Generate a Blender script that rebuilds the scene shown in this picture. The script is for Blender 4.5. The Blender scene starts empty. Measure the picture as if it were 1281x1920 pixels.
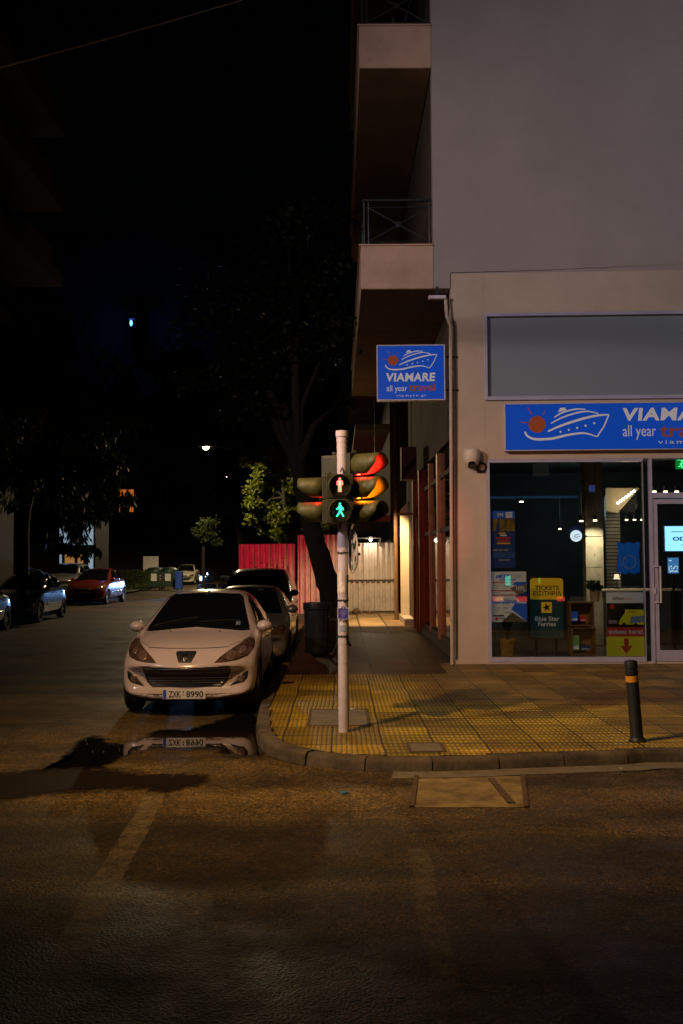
import bpy, bmesh, math, random
from mathutils import Vector, Matrix, noise
from mathutils.bvhtree import BVHTree
from mathutils.geometry import delaunay_2d_cdt
R = math.radians
random.seed(7)
sc = bpy.context.scene
col = sc.collection

# ---------------------------------------------------------------- camera, world, sun, exposure
CAM_H = 1.95
FPX = 1867.0
cam = bpy.data.cameras.new('camera'); cam_o = bpy.data.objects.new('camera', cam); col.objects.link(cam_o)
cam.sensor_fit = 'VERTICAL'; cam.sensor_height = 36; cam.lens = 35.0; cam.clip_start = .05; cam.clip_end = 600
CAM_R = Matrix.Rotation(R(-.17), 3, 'Z') @ Matrix.Rotation(R(90 + 2.61), 3, 'X') @ Matrix.Rotation(R(-.35), 3, 'Z')
cam_o.matrix_world = Matrix.Translation((0, 0, CAM_H)) @ CAM_R.to_4x4()
sc.camera = cam_o

SUN_EL, SUN_AZ = 24.0, 215.0
w = bpy.data.worlds.new('World'); sc.world = w; w.use_nodes = True
nt = w.node_tree; nt.nodes.clear()
sky = nt.nodes.new('ShaderNodeTexSky'); sky.sky_type = 'NISHITA'; sky.sun_disc = False
sky.sun_elevation = R(SUN_EL); sky.sun_rotation = R(SUN_AZ)
bg = nt.nodes.new('ShaderNodeBackground'); bg.inputs[1].default_value = .00012
wo = nt.nodes.new('ShaderNodeOutputWorld')
nt.links.new(sky.outputs[0], bg.inputs[0]); nt.links.new(bg.outputs[0], wo.inputs[0])
sun = bpy.data.lights.new('moon', 'SUN'); sun.energy = .004; sun.angle = R(.5); sun.color = (.75, .85, 1)
sun_o = bpy.data.objects.new('moon', sun); col.objects.link(sun_o)
sun_o.rotation_euler = (R(90 - SUN_EL), 0, R(180 - SUN_AZ))
sc.view_settings.view_transform = 'Standard'; sc.view_settings.look = 'None'
sc.view_settings.exposure = 0.0; sc.view_settings.gamma = 1.0
sc.render.engine = 'CYCLES'
sc.cycles.use_denoising = True; sc.cycles.max_bounces = 8; sc.cycles.transparent_max_bounces = 24
sc.cycles.sample_clamp_indirect = 4.0; sc.cycles.caustics_reflective = False; sc.cycles.caustics_refractive = False

def lamp(name, kind, loc, energy, color, size=.1, target=None, spot=None, blend=.5, parent=None):
    l = bpy.data.lights.new(name, kind); l.energy = energy; l.color = color
    if kind in ('POINT', 'SPOT'): l.shadow_soft_size = size
    if kind == 'AREA': l.size = size
    if kind == 'SPOT': l.spot_size = R(spot); l.spot_blend = blend
    o = bpy.data.objects.new(name, l); col.objects.link(o); o.location = loc
    if target is not None:
        o.rotation_euler = (Vector(target) - Vector(loc)).to_track_quat('-Z', 'Y').to_euler()
    return o
# the street lamps that light the corner: amber over the crossing, whiter one along the avenue, one down the side street
AMBER = (1.0, .575, .22); WARM = (1.0, .80, .77); COOLW = (.78, .82, 1.0)
LAMP_A = (-2.6, 6.8, 7.2); LAMP_D = (-9.5, 4.5, 8.4); LAMP_B = (15.0, 2.5, 9.5); LAMP_C = (-6.0, 45.0, 7.0)
lamp('street_lamp_light', 'SPOT', LAMP_A, 1950, AMBER, .1, (1.1, 11.4, 0), 97, 1.0)
lamp('facade_lamp_light', 'SPOT', LAMP_D, 4200, WARM, .14, (7.6, 17, 4.4), 68, 1.0)
lamp('avenue_lamp_light', 'SPOT', LAMP_B, 1000, COOLW, .16, (7.5, 17, 9.0), 58, 1.0)
lamp('far_lamp_light', 'SPOT', (LAMP_C[0], LAMP_C[1], LAMP_C[2] - .25), 1900, (1.0, .74, .38), .1, (LAMP_C[0] + 1.2, LAMP_C[1] - 1, 0), 168, .15)

# ---------------------------------------------------------------- pixel <-> world helpers (photo pixels 1281 x 1920)
def ray(px, py):
    return CAM_R @ Vector(((px - 640.5) / FPX, (960 - py) / FPX, -1))
def at(px, py, Y):
    d = ray(px, py); return Vector((0, 0, CAM_H)) + d * (Y / d.y)
def G(px, py, z=0.0):
    d = ray(px, py); return Vector((0, 0, CAM_H)) + d * ((z - CAM_H) / d.z)
PAVE = .12
C0 = Vector((1.97, 17.1, 0)); FA = R(-2.0)
FX = Vector((math.cos(FA), math.sin(FA), 0)); FN = Vector((-math.sin(FA), math.cos(FA), 0))
FM = Matrix.Translation(C0) @ Matrix.Rotation(FA, 4, 'Z')
def F(px, py, v=0.0):
    d = ray(px, py); o = Vector((0, 0, CAM_H)); p0 = C0 + FN * v
    t = (p0 - o).dot(FN) / d.dot(FN); p = o + d * t
    return (p - C0).dot(FX), p.z

# ---------------------------------------------------------------- mesh builder
def fan(n): return list(range(n))
class MB:
    def __init__(s): s.v = []; s.f = []; s.m = []
    def add(s, vs, fs, m=0, M=None):
        b = len(s.v)
        s.v += [tuple(M @ Vector(v)) if M is not None else tuple(v) for v in vs]
        for f in fs: s.f.append([b + i for i in f]); s.m.append(m)
        return s
    def box(s, x0, x1, y0, y1, z0, z1, m=0, M=None):
        vs = [(x, y, z) for z in (z0, z1) for y in (y0, y1) for x in (x0, x1)]
        return s.add(vs, [(0, 2, 3, 1), (4, 5, 7, 6), (0, 1, 5, 4), (2, 6, 7, 3), (0, 4, 6, 2), (1, 3, 7, 5)], m, M)
    def cyl(s, p0, p1, r0, r1=None, n=16, m=0, cap=True, M=None):
        r1 = r0 if r1 is None else r1; p0 = Vector(p0); p1 = Vector(p1); d = (p1 - p0).normalized()
        a = d.orthogonal().normalized(); b = d.cross(a)
        vs = []
        for p, r in ((p0, r0), (p1, r1)):
            for i in range(n):
                t = 2 * math.pi * i / n; vs.append(p + (a * math.cos(t) + b * math.sin(t)) * r)
        fs = [(i, (i + 1) % n, n + (i + 1) % n, n + i) for i in range(n)]
        if cap: fs += [tuple(reversed(range(n))), tuple(range(n, 2 * n))]
        return s.add(vs, fs, m, M)
    def tube(s, pts, r, n=8, m=0, M=None):
        pts = [Vector(p) for p in pts]; rs = r if isinstance(r, (list, tuple)) else [r] * len(pts)
        vs = []; a = None
        for i, p in enumerate(pts):
            d = (pts[min(i + 1, len(pts) - 1)] - pts[max(i - 1, 0)]).normalized()
            a = d.orthogonal().normalized() if a is None else (a - d * a.dot(d)).normalized()
            b = d.cross(a)
            for k in range(n):
                t = 2 * math.pi * k / n; vs.append(p + (a * math.cos(t) + b * math.sin(t)) * rs[i])
        fs = []
        for i in range(len(pts) - 1):
            for k in range(n): fs.append((i * n + k, i * n + (k + 1) % n, (i + 1) * n + (k + 1) % n, (i + 1) * n + k))
        fs += [tuple(reversed(range(n))), tuple(range((len(pts) - 1) * n, len(pts) * n))]
        return s.add(vs, fs, m, M)
    def prism(s, poly, y0, y1, m=0, M=None):      # polygon in XZ, counter-clockwise seen from -Y, extruded along Y
        n = len(poly)
        vs = [(x, y0, z) for x, z in poly] + [(x, y1, z) for x, z in poly]
        fs = [tuple(range(n)), tuple(reversed(range(n, 2 * n)))] + [(i, n + i, n + (i + 1) % n, (i + 1) % n) for i in range(n)]
        return s.add(vs, fs, m, M)
    def slab(s, poly, z0, z1, m=0, M=None):        # polygon in XY extruded along Z
        n = len(poly)
        vs = [(x, y, z0) for x, y in poly] + [(x, y, z1) for x, y in poly]
        fs = [tuple(reversed(range(n))), tuple(range(n, 2 * n))] + [(i, (i + 1) % n, n + (i + 1) % n, n + i) for i in range(n)]
        return s.add(vs, fs, m, M)
    def lathe(s, prof, n=24, m=0, M=None):
        vs = []; fs = []
        for r, z in prof:
            for i in range(n):
                t = 2 * math.pi * i / n; vs.append((r * math.cos(t), r * math.sin(t), z))
        for j in range(len(prof) - 1):
            for i in range(n): fs.append((j * n + i, j * n + (i + 1) % n, (j + 1) * n + (i + 1) % n, (j + 1) * n + i))
        return s.add(vs, fs, m, M)
    def disc(s, cx, cz, r, y, n=24, m=0, rz=None, t=.002, M=None):
        rz = r if rz is None else rz
        return s.prism([(cx + r * math.cos(2 * math.pi * i / n), cz + rz * math.sin(2 * math.pi * i / n)) for i in range(n)], y - t, y, m, M)
    def rect(s, x0, x1, z0, z1, y, m=0, t=.002, M=None):
        return s.box(x0, x1, y - t, y, z0, z1, m, M)
    def ribbon(s, pts, wd, y, m=0, t=.002, M=None):   # stroke in XZ facing -Y
        P_ = [Vector(p) for p in pts]; ws = wd if isinstance(wd, (list, tuple)) else [wd] * len(P_)
        L_ = []; R_ = []
        for i, p in enumerate(P_):
            d = (P_[min(i + 1, len(P_) - 1)] - P_[max(i - 1, 0)]).normalized(); nn = Vector((-d.y, d.x)) * ws[i] / 2
            L_.append(p + nn); R_.append(p - nn)
        for i in range(len(P_) - 1):
            s.prism([tuple(R_[i]), tuple(R_[i + 1]), tuple(L_[i + 1]), tuple(L_[i])], y - t, y, m, M)
        return s
    def text(s, body, x, z, h, y, m=0, width=None, bold=0, shear=0, align='LEFT', spacing=1.0, t=.002, M=None):
        cu = bpy.data.curves.new('t', 'FONT'); cu.body = body; cu.size = 1; cu.offset = bold; cu.shear = shear
        cu.space_character = spacing; cu.resolution_u = 3
        o = bpy.data.objects.new('t', cu); col.objects.link(o)
        dg = bpy.context.evaluated_depsgraph_get(); me = bpy.data.meshes.new_from_object(o.evaluated_get(dg))
        vs = [v.co.copy() for v in me.vertices]; fs = [tuple(p.vertices) for p in me.polygons]
        bpy.data.objects.remove(o); bpy.data.curves.remove(cu); bpy.data.meshes.remove(me)
        if not vs: return s
        mnx = min(v.x for v in vs); mxx = max(v.x for v in vs)
        sz = h / .729; sx = sz if width is None else width / (mxx - mnx)
        off = {'LEFT': 0, 'CENTER': -(mxx - mnx) * sx / 2, 'RIGHT': -(mxx - mnx) * sx}[align]
        V = [((v.x - mnx) * sx + x + off, y - t, v.y * sz + z) for v in vs]
        return s.add(V, fs, m, M)
    def build(s, name, mats, parent=None, smooth=False, bevel=0, loc=None, rz=0, ang=35, fixn=False, solid=0):
        me = bpy.data.meshes.new(name); me.from_pydata(s.v, [], s.f)
        if not isinstance(mats, (list, tuple)): mats = [mats]
        for m_ in mats: me.materials.append(m_)
        for p, k in zip(me.polygons, s.m): p.material_index = k
        if fixn:
            b = bmesh.new(); b.from_mesh(me); bmesh.ops.recalc_face_normals(b, faces=b.faces); b.to_mesh(me); b.free()
        if smooth: me.shade_smooth(); me.set_sharp_from_angle(angle=R(ang))
        o = bpy.data.objects.new(name, me); col.objects.link(o)
        if parent is not None: o.parent = parent
        if loc is not None: o.location = loc
        if rz: o.rotation_euler.z = rz
        if solid:
            md = o.modifiers.new('solid', 'SOLIDIFY'); md.thickness = solid; md.offset = 0
        if bevel:
            md = o.modifiers.new('bevel', 'BEVEL'); md.width = bevel; md.segments = 2; md.limit_method = 'ANGLE'; md.angle_limit = R(40)
        return o
def tag(o, label=None, cat=None, group=None, kind=None):
    if label: o['label'] = label
    if cat: o['category'] = cat
    if group: o['group'] = group
    if kind: o['kind'] = kind
    return o
def thing(name, label, cat, loc=(0, 0, 0), rz=0, group=None):
    o = bpy.data.objects.new(name, None); col.objects.link(o); o.empty_display_size = .2
    o.location = loc; o.rotation_euler.z = rz
    return tag(o, label, cat, group)
def fthing(name, label, cat, u, v, z, group=None):     # a thing in the frame of the shop front
    return thing(name, label, cat, FM @ Vector((u, v, z)), FA, group)
def copy_tree(o, parent=None):
    c = o.copy(); col.objects.link(c)
    if parent is not None: c.parent = parent
    for ch in list(o.children): copy_tree(ch, c)
    return c

# ---------------------------------------------------------------- materials
MATS = {}
def mat(name, c, rough=.6, metal=0, ns=6, na=.25, bump=0, bs=60, emit=None, es=0, coat=0, spec=.5, c2=None, ss=None, detail=6):
    if name in MATS: return MATS[name]
    m = bpy.data.materials.new(name); m.use_nodes = True; n = m.node_tree; b = n.nodes['Principled BSDF']
    b.inputs['Base Color'].default_value = (*c, 1); b.inputs['Roughness'].default_value = rough
    b.inputs['Metallic'].default_value = metal; b.inputs['Specular IOR Level'].default_value = spec
    if coat: b.inputs['Coat Weight'].default_value = coat; b.inputs['Coat Roughness'].default_value = .06
    tc = n.nodes.new('ShaderNodeTexCoord')
    if na or c2:
        nz = n.nodes.new('ShaderNodeTexNoise'); nz.inputs['Scale'].default_value = ns; nz.inputs['Detail'].default_value = detail
        nz.inputs['Roughness'].default_value = .65
        n.links.new(tc.outputs['Object'], nz.inputs['Vector'])
        rp = n.nodes.new('ShaderNodeValToRGB'); rp.color_ramp.elements[0].position = .35; rp.color_ramp.elements[1].position = .68
        d = c2 or tuple(x * (1 - na) for x in c)
        rp.color_ramp.elements[0].color = (*d, 1); rp.color_ramp.elements[1].color = (*[min(1, x * (1 + na * .5)) for x in c], 1)
        n.links.new(nz.outputs[0], rp.inputs[0]); n.links.new(rp.outputs[0], b.inputs['Base Color'])
    if bump:
        n2 = n.nodes.new('ShaderNodeTexNoise'); n2.inputs['Scale'].default_value = bs; n2.inputs['Detail'].default_value = 4
        n.links.new(tc.outputs['Object'], n2.inputs['Vector'])
        bp = n.nodes.new('ShaderNodeBump'); bp.inputs['Strength'].default_value = bump; bp.inputs['Distance'].default_value = .01
        n.links.new(n2.outputs[0], bp.inputs['Height']); n.links.new(bp.outputs[0], b.inputs['Normal'])
    if emit:
        b.inputs['Emission Color'].default_value = (*emit, 1); b.inputs['Emission Strength'].default_value = es
    MATS[name] = m; return m
def glass(name, tint=(1, 1, 1), refl=.05, rough=.0, gl=(1, 1, 1)):
    if name in MATS: return MATS[name]
    m = bpy.data.materials.new(name); m.use_nodes = True; n = m.node_tree; n.nodes.clear()
    o = n.nodes.new('ShaderNodeOutputMaterial'); mx = n.nodes.new('ShaderNodeMixShader')
    t = n.nodes.new('ShaderNodeBsdfTransparent'); t.inputs[0].default_value = (*tint, 1)
    g = n.nodes.new('ShaderNodeBsdfGlossy'); g.inputs['Roughness'].default_value = rough; g.inputs[0].default_value = (*gl, 1)
    lw = n.nodes.new('ShaderNodeFresnel'); lw.inputs[0].default_value = 1.5
    ma = n.nodes.new('ShaderNodeMath'); ma.operation = 'ADD'; ma.inputs[1].default_value = refl; ma.use_clamp = True
    n.links.new(lw.outputs[0], ma.inputs[0]); n.links.new(ma.outputs[0], mx.inputs[0])
    n.links.new(t.outputs[0], mx.inputs[1]); n.links.new(g.outputs[0], mx.inputs[2]); n.links.new(mx.outputs[0], o.inputs[0])
    MATS[name] = m; return m
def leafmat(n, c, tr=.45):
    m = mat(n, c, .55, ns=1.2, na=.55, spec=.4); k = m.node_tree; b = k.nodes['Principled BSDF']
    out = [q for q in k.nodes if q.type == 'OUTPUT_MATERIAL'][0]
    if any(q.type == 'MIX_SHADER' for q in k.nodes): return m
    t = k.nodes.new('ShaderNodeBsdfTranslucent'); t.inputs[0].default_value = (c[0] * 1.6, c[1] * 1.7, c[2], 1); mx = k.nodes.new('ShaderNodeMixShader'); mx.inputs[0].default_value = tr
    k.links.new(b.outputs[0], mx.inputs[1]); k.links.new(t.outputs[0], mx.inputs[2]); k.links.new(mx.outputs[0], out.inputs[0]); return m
def emis(name, c, s, base=(0.02, 0.02, 0.02)):
    return mat(name, base, .4, na=0, emit=c, es=s)
M = {}
M['plaster'] = mat('plaster', (.37, .325, .315), .9, ns=.35, na=.14, bump=.25, bs=35)
M['plaster_low_lit'] = mat('plaster_low_lit', (.55, .44, .345), .88, ns=.9, na=.15, bump=.25, bs=30)  # lower wall: warm lamp brightness put into a paler plaster colour
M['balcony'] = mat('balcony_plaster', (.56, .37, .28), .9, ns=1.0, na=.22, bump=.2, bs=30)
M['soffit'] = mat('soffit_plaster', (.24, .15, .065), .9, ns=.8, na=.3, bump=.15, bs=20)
M['frame'] = mat('aluminium_frame', (.43, .42, .58), .42, .0, ns=3, na=.12)
M['white_alu'] = mat('white_aluminium', (.62, .58, .60), .4, na=.1)
M['black'] = mat('black_paint', (.012, .012, .014), .45, na=.1)
M['dark_metal'] = mat('dark_metal', (.03, .03, .036), .4, .6, na=.2)
M['rail'] = mat('railing_metal', (.05, .052, .06), .4, .5, na=.2)
M['chrome'] = mat('chrome', (.75, .75, .78), .12, 1, na=0)
M['rubber'] = mat('rubber', (.015, .015, .016), .8, na=.2)
M['rim'] = mat('alloy', (.45, .45, .48), .3, .9, na=.1)
M['pole'] = mat('pole_paint', (.64, .58, .68), .6, ns=9, na=.15, bump=.15, bs=50)
M['signal'] = mat('signal_housing', (.075, .074, .020), .55, ns=14, na=.35, bump=.1, bs=80)
M['signal_shaded'] = mat('signal_housing_shaded', (.034, .036, .018), .5, ns=14, na=.4, bump=.1, bs=80)  # darker copy of the housing colour, carries the shadow on the heads
M['signal_in'] = mat('signal_inside', (.14, .14, .13), .6, na=.1)
M['glass_dark'] = mat('dark_glass', (.004, .005, .006), .04, na=0, spec=.6)
M['shop_glass'] = glass('shop_glass', (.93, .95, .95), .015)
M['blue_sign'] = mat('blue_sign_face', (.005, .045, .30), .35, na=.06, ns=2, emit=(.0, .05, .38), es=.55)
M['white_letter'] = mat('white_letters', (.62, .60, .60), .5, na=0, emit=(.5, .48, .5), es=.22)
M['orange_letter'] = mat('orange_print', (.36, .075, .022), .5, na=0, emit=(.4, .07, .02), es=.06)
M['concrete'] = mat('concrete', (.17, .145, .105), .85, ns=5, na=.3, bump=.3, bs=40)
M['kerb'] = mat('kerb_concrete', (.10, .078, .052), .85, ns=3.5, na=.6, bump=.6, bs=25)
M['bark'] = mat('bark', (.019, .014, .010), .95, ns=5, na=.5, bump=1, bs=14)
# ---------------------------------------------------------------- ground: road, kerb, pavement
def road_mat():
    m = bpy.data.materials.new('asphalt'); m.use_nodes = True; n = m.node_tree; L = n.links.new; b = n.nodes['Principled BSDF']
    tc = n.nodes.new('ShaderNodeTexCoord')
    def nz(scale, detail=5, rough=.6, dist=0, vec=None):
        q = n.nodes.new('ShaderNodeTexNoise'); q.inputs['Scale'].default_value = scale; q.inputs['Detail'].default_value = detail
        q.inputs['Roughness'].default_value = rough; q.inputs['Distortion'].default_value = dist
        L(vec or tc.outputs['Object'], q.inputs['Vector']); return q.outputs[0]
    def ramp(f, a, ca, z, cz):
        r = n.nodes.new('ShaderNodeValToRGB'); e = r.color_ramp.elements
        e[0].position = a; e[0].color = (*ca, 1); e[1].position = z; e[1].color = (*cz, 1); L(f, r.inputs[0]); return r.outputs[0]
    def mul(a, c, f=1.0):
        q = n.nodes.new('ShaderNodeMix'); q.data_type = 'RGBA'; q.blend_type = 'MULTIPLY'; q.inputs[0].default_value = f
        L(a, q.inputs[6]); L(c, q.inputs[7]); return q.outputs[2]
    base = ramp(nz(.45, 6), .3, (.033, .026, .013), .72, (.086, .069, .034))
    # paler and darker bands from noise stretched along x
    mp = n.nodes.new('ShaderNodeMapping'); mp.inputs['Scale'].default_value = (.09, 1.1, 1); mp.inputs['Location'].default_value = (0, .35, 0)
    L(tc.outputs['Object'], mp.inputs[0])
    base = mul(base, ramp(nz(1.0, 5, .55, .3, mp.outputs[0]), .38, (.38, .38, .38), .6, (1.25, 1.25, 1.25)))
    # paler and darker strips set by y, edges warped by noise
    sx_ = n.nodes.new('ShaderNodeSeparateXYZ'); L(tc.outputs['Object'], sx_.inputs[0])
    def m2(op, a, c_):
        q_ = n.nodes.new('ShaderNodeMath'); q_.operation = op
        for i_, v_ in enumerate((a, c_)):
            if isinstance(v_, (int, float)): q_.inputs[i_].default_value = v_
            else: L(v_, q_.inputs[i_])
        return q_.outputs[0]
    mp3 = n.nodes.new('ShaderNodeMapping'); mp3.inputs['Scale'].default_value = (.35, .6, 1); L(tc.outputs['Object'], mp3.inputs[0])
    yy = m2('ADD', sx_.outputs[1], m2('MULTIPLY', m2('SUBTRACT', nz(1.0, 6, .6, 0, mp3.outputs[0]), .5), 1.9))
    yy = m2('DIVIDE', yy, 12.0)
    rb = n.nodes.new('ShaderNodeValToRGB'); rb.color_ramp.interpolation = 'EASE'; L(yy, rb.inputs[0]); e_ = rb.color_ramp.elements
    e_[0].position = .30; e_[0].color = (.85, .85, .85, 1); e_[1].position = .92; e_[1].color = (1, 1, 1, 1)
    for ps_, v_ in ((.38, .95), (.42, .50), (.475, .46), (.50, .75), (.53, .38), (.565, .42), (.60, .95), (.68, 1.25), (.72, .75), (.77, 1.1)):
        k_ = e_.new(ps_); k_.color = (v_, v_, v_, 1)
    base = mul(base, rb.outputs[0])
    base = mul(base, ramp(nz(2.6, 8, .7), .32, (.6, .6, .6), .66, (1.3, 1.3, 1.3)))
    vo = n.nodes.new('ShaderNodeTexVoronoi'); vo.inputs['Scale'].default_value = 62; L(tc.outputs['Object'], vo.inputs['Vector'])
    agg = ramp(vo.outputs['Color'], .1, (.3, .3, .3), .97, (2.7, 2.3, 1.6))
    base = mul(base, agg)
    v3 = n.nodes.new('ShaderNodeTexVoronoi'); v3.inputs['Scale'].default_value = 110; L(tc.outputs['Object'], v3.inputs['Vector'])
    base = mul(base, ramp(v3.outputs['Color'], .72, (.85, .85, .85), .97, (4.2, 3.5, 2.2)))
    # cracks
    mp2 = n.nodes.new('ShaderNodeMapping'); mp2.inputs['Scale'].default_value = (.22, .3, 1)
    dist = n.nodes.new('ShaderNodeMix'); dist.data_type = 'RGBA'; dist.inputs[0].default_value = .2
    q = n.nodes.new('ShaderNodeTexNoise'); q.inputs['Scale'].default_value = 2.2; q.inputs['Detail'].default_value = 7; L(tc.outputs['Object'], q.inputs['Vector'])
    L(tc.outputs['Object'], dist.inputs[6]); L(q.outputs['Color'], dist.inputs[7]); L(dist.outputs[2], mp2.inputs[0])
    v2 = n.nodes.new('ShaderNodeTexVoronoi'); v2.feature = 'DISTANCE_TO_EDGE'; v2.inputs['Scale'].default_value = 1.6; L(mp2.outputs[0], v2.inputs['Vector'])
    base = mul(base, ramp(v2.outputs['Distance'], .0, (.45, .45, .45), .006, (1, 1, 1)))
    L(base, b.inputs['Base Color'])
    rr = ramp(nz(1.2, 5), .35, (.5, .5, .5), .65, (.8, .8, .8)); L(rr, b.inputs['Roughness'])
    b.inputs['Specular IOR Level'].default_value = .42
    bp = n.nodes.new('ShaderNodeBump'); bp.inputs['Strength'].default_value = .45; bp.inputs['Distance'].default_value = .006
    L(vo.outputs['Distance'], bp.inputs['Height'])
    bp2 = n.nodes.new('ShaderNodeBump'); bp2.inputs['Strength'].default_value = .12; bp2.inputs['Distance'].default_value = .03
    L(nz(7, 5), bp2.inputs['Height']); L(bp.outputs[0], bp2.inputs['Normal']); L(bp2.outputs[0], b.inputs['Normal'])
    return m
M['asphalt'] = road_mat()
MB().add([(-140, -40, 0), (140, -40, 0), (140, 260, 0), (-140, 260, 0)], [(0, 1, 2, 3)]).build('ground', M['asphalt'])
tag(bpy.data.objects['ground'], kind='structure'); bpy.data.objects['ground'].name = 'road'

def tile_mat(name, mode, ca, cb, grid=(.5, .5), off=(0, 0), rough=.62):
    m = bpy.data.materials.new(name); m.use_nodes = True; n = m.node_tree; L = n.links.new; b = n.nodes['Principled BSDF']
    tc = n.nodes.new('ShaderNodeTexCoord'); sp = n.nodes.new('ShaderNodeSeparateXYZ')
    # slight warp so that the joints are not ruled
    wz = n.nodes.new('ShaderNodeTexNoise'); wz.inputs['Scale'].default_value = 1.3; wz.inputs['Detail'].default_value = 3; L(tc.outputs['Object'], wz.inputs['Vector'])
    wm = n.nodes.new('ShaderNodeVectorMath'); wm.operation = 'MULTIPLY_ADD'; wm.inputs[1].default_value = (.05, .05, 0)
    L(wz.outputs['Color'], wm.inputs[0]); L(tc.outputs['Object'], wm.inputs[2]); L(wm.outputs[0], sp.inputs[0])
    def mt(op, a, c=None, cl=False):
        q = n.nodes.new('ShaderNodeMath'); q.operation = op; q.use_clamp = cl
        for i, v in enumerate((a, c)):
            if v is None: continue
            if isinstance(v, (int, float)): q.inputs[i].default_value = v
            else: L(v, q.inputs[i])
        return q.outputs[0]
    def cell(s, g, o):    # distance to the nearest joint, metres
        f = mt('FRACT', mt('DIVIDE', mt('ADD', s, 50 * g + o), g))
        return mt('MULTIPLY', mt('MINIMUM', f, mt('SUBTRACT', 1.0, f)), g)
    jx = cell(sp.outputs[0], grid[0], off[0]); jy = cell(sp.outputs[1], grid[1], off[1])
    joint = mt('LESS_THAN', mt('MINIMUM', jx, mt('MULTIPLY', jy, .6)), .022 if mode == 'slabs' else .009)
    if mode == 'ribs':
        h = mt('MULTIPLY', mt('SUBTRACT', cell(sp.outputs[0], .05, off[0]), .004), 90, True)
        h = mt('MINIMUM', h, mt('MULTIPLY', mt('SUBTRACT', cell(sp.outputs[1], .25 if 'worn' not in name else .5, off[1]), .004), 90, True))
    elif mode == 'dots':
        a = mt('POWER', mt('SUBTRACT', .025, cell(sp.outputs[0], .05, .0)), 2.0); c = mt('POWER', mt('MULTIPLY', mt('SUBTRACT', .075, cell(sp.outputs[1], .15, .0)), .34), 2.0)
        h = mt('MULTIPLY', mt('SUBTRACT', .017, mt('SQRT', mt('ADD', a, c))), 160, True)
    else: h = None
    tone = n.nodes.new('ShaderNodeTexNoise'); tone.inputs['Scale'].default_value = 1.1; tone.inputs['Detail'].default_value = 7
    tone.inputs['Roughness'].default_value = .65; L(tc.outputs['Object'], tone.inputs['Vector'])
    rp = n.nodes.new('ShaderNodeValToRGB'); rp.color_ramp.elements[0].position = .34; rp.color_ramp.elements[1].position = .64
    rp.color_ramp.elements[0].color = (*cb, 1); rp.color_ramp.elements[1].color = (*ca, 1); L(tone.outputs[0], rp.inputs[0])
    # each slab its own tone
    vv = n.nodes.new('ShaderNodeCombineXYZ')
    L(mt('FLOOR', mt('DIVIDE', mt('ADD', sp.outputs[0], 50 * grid[0] + off[0]), grid[0])), vv.inputs[0])
    L(mt('FLOOR', mt('DIVIDE', mt('ADD', sp.outputs[1], 50 * grid[1] + off[1]), grid[1])), vv.inputs[1])
    wn = n.nodes.new('ShaderNodeTexWhiteNoise'); wn.noise_dimensions = '2D'; L(vv.outputs[0], wn.inputs['Vector'])
    k = mt('ADD', mt('MULTIPLY', wn.outputs[0], .62), .60)
    if h is not None: k = mt('MULTIPLY', k, mt('ADD', mt('MULTIPLY', h, .8 if mode == 'dots' else .42), .56 if mode == 'dots' else .62))
    k = mt('MULTIPLY', k, mt('SUBTRACT', 1.0, mt('MULTIPLY', joint, .8)))
    n2 = n.nodes.new('ShaderNodeTexNoise'); n2.inputs['Scale'].default_value = 24; n2.inputs['Detail'].default_value = 4; L(tc.outputs['Object'], n2.inputs['Vector'])
    k = mt('MULTIPLY', k, mt('ADD', n2.outputs[0], .5))
    vm = n.nodes.new('ShaderNodeVectorMath'); vm.operation = 'SCALE'; L(rp.outputs[0], vm.inputs[0]); L(k, vm.inputs['Scale'])
    L(vm.outputs[0], b.inputs['Base Color']); b.inputs['Roughness'].default_value = rough
    hh = mt('SUBTRACT', mt('ADD', h, 0) if h is not None else 1.0, mt('MULTIPLY', joint, 1.4))
    hh = mt('ADD', hh, mt('MULTIPLY', n2.outputs[0], .5))
    bp = n.nodes.new('ShaderNodeBump'); bp.inputs['Strength'].default_value = .8; bp.inputs['Distance'].default_value = .02 if mode == 'slabs' else .006
    L(hh, bp.inputs['Height']); L(bp.outputs[0], b.inputs['Normal'])
    if mode == 'slabs': b.inputs['Specular IOR Level'].default_value = .25
    return m
YEL = (.44, .29, .018); YELd = (.17, .11, .013)
M['ribs'] = tile_mat('ribbed_tiles', 'ribs', YEL, YELd, (.5, .5), (.05, .12))
M['ribs_brown'] = tile_mat('worn_ribbed_tiles', 'ribs', (.38, .235, .04), (.16, .095, .02), (.5, .5), (.05, .12))
M['yrow'] = tile_mat('bright_yellow_tiles', 'dots', (.75, .45, .02), (.42, .26, .03), (.5, .5), (.05, .12))
M['dots'] = tile_mat('blister_tiles', 'dots', (.52, .36, .02), (.22, .155, .015), (.5, .5), (.05, .12))
M['slabs'] = tile_mat('wet_slabs', 'slabs', (.09, .043, .012), (.022, .010, .004), (.72, 1.1), (.15, .3), rough=.5)

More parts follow.
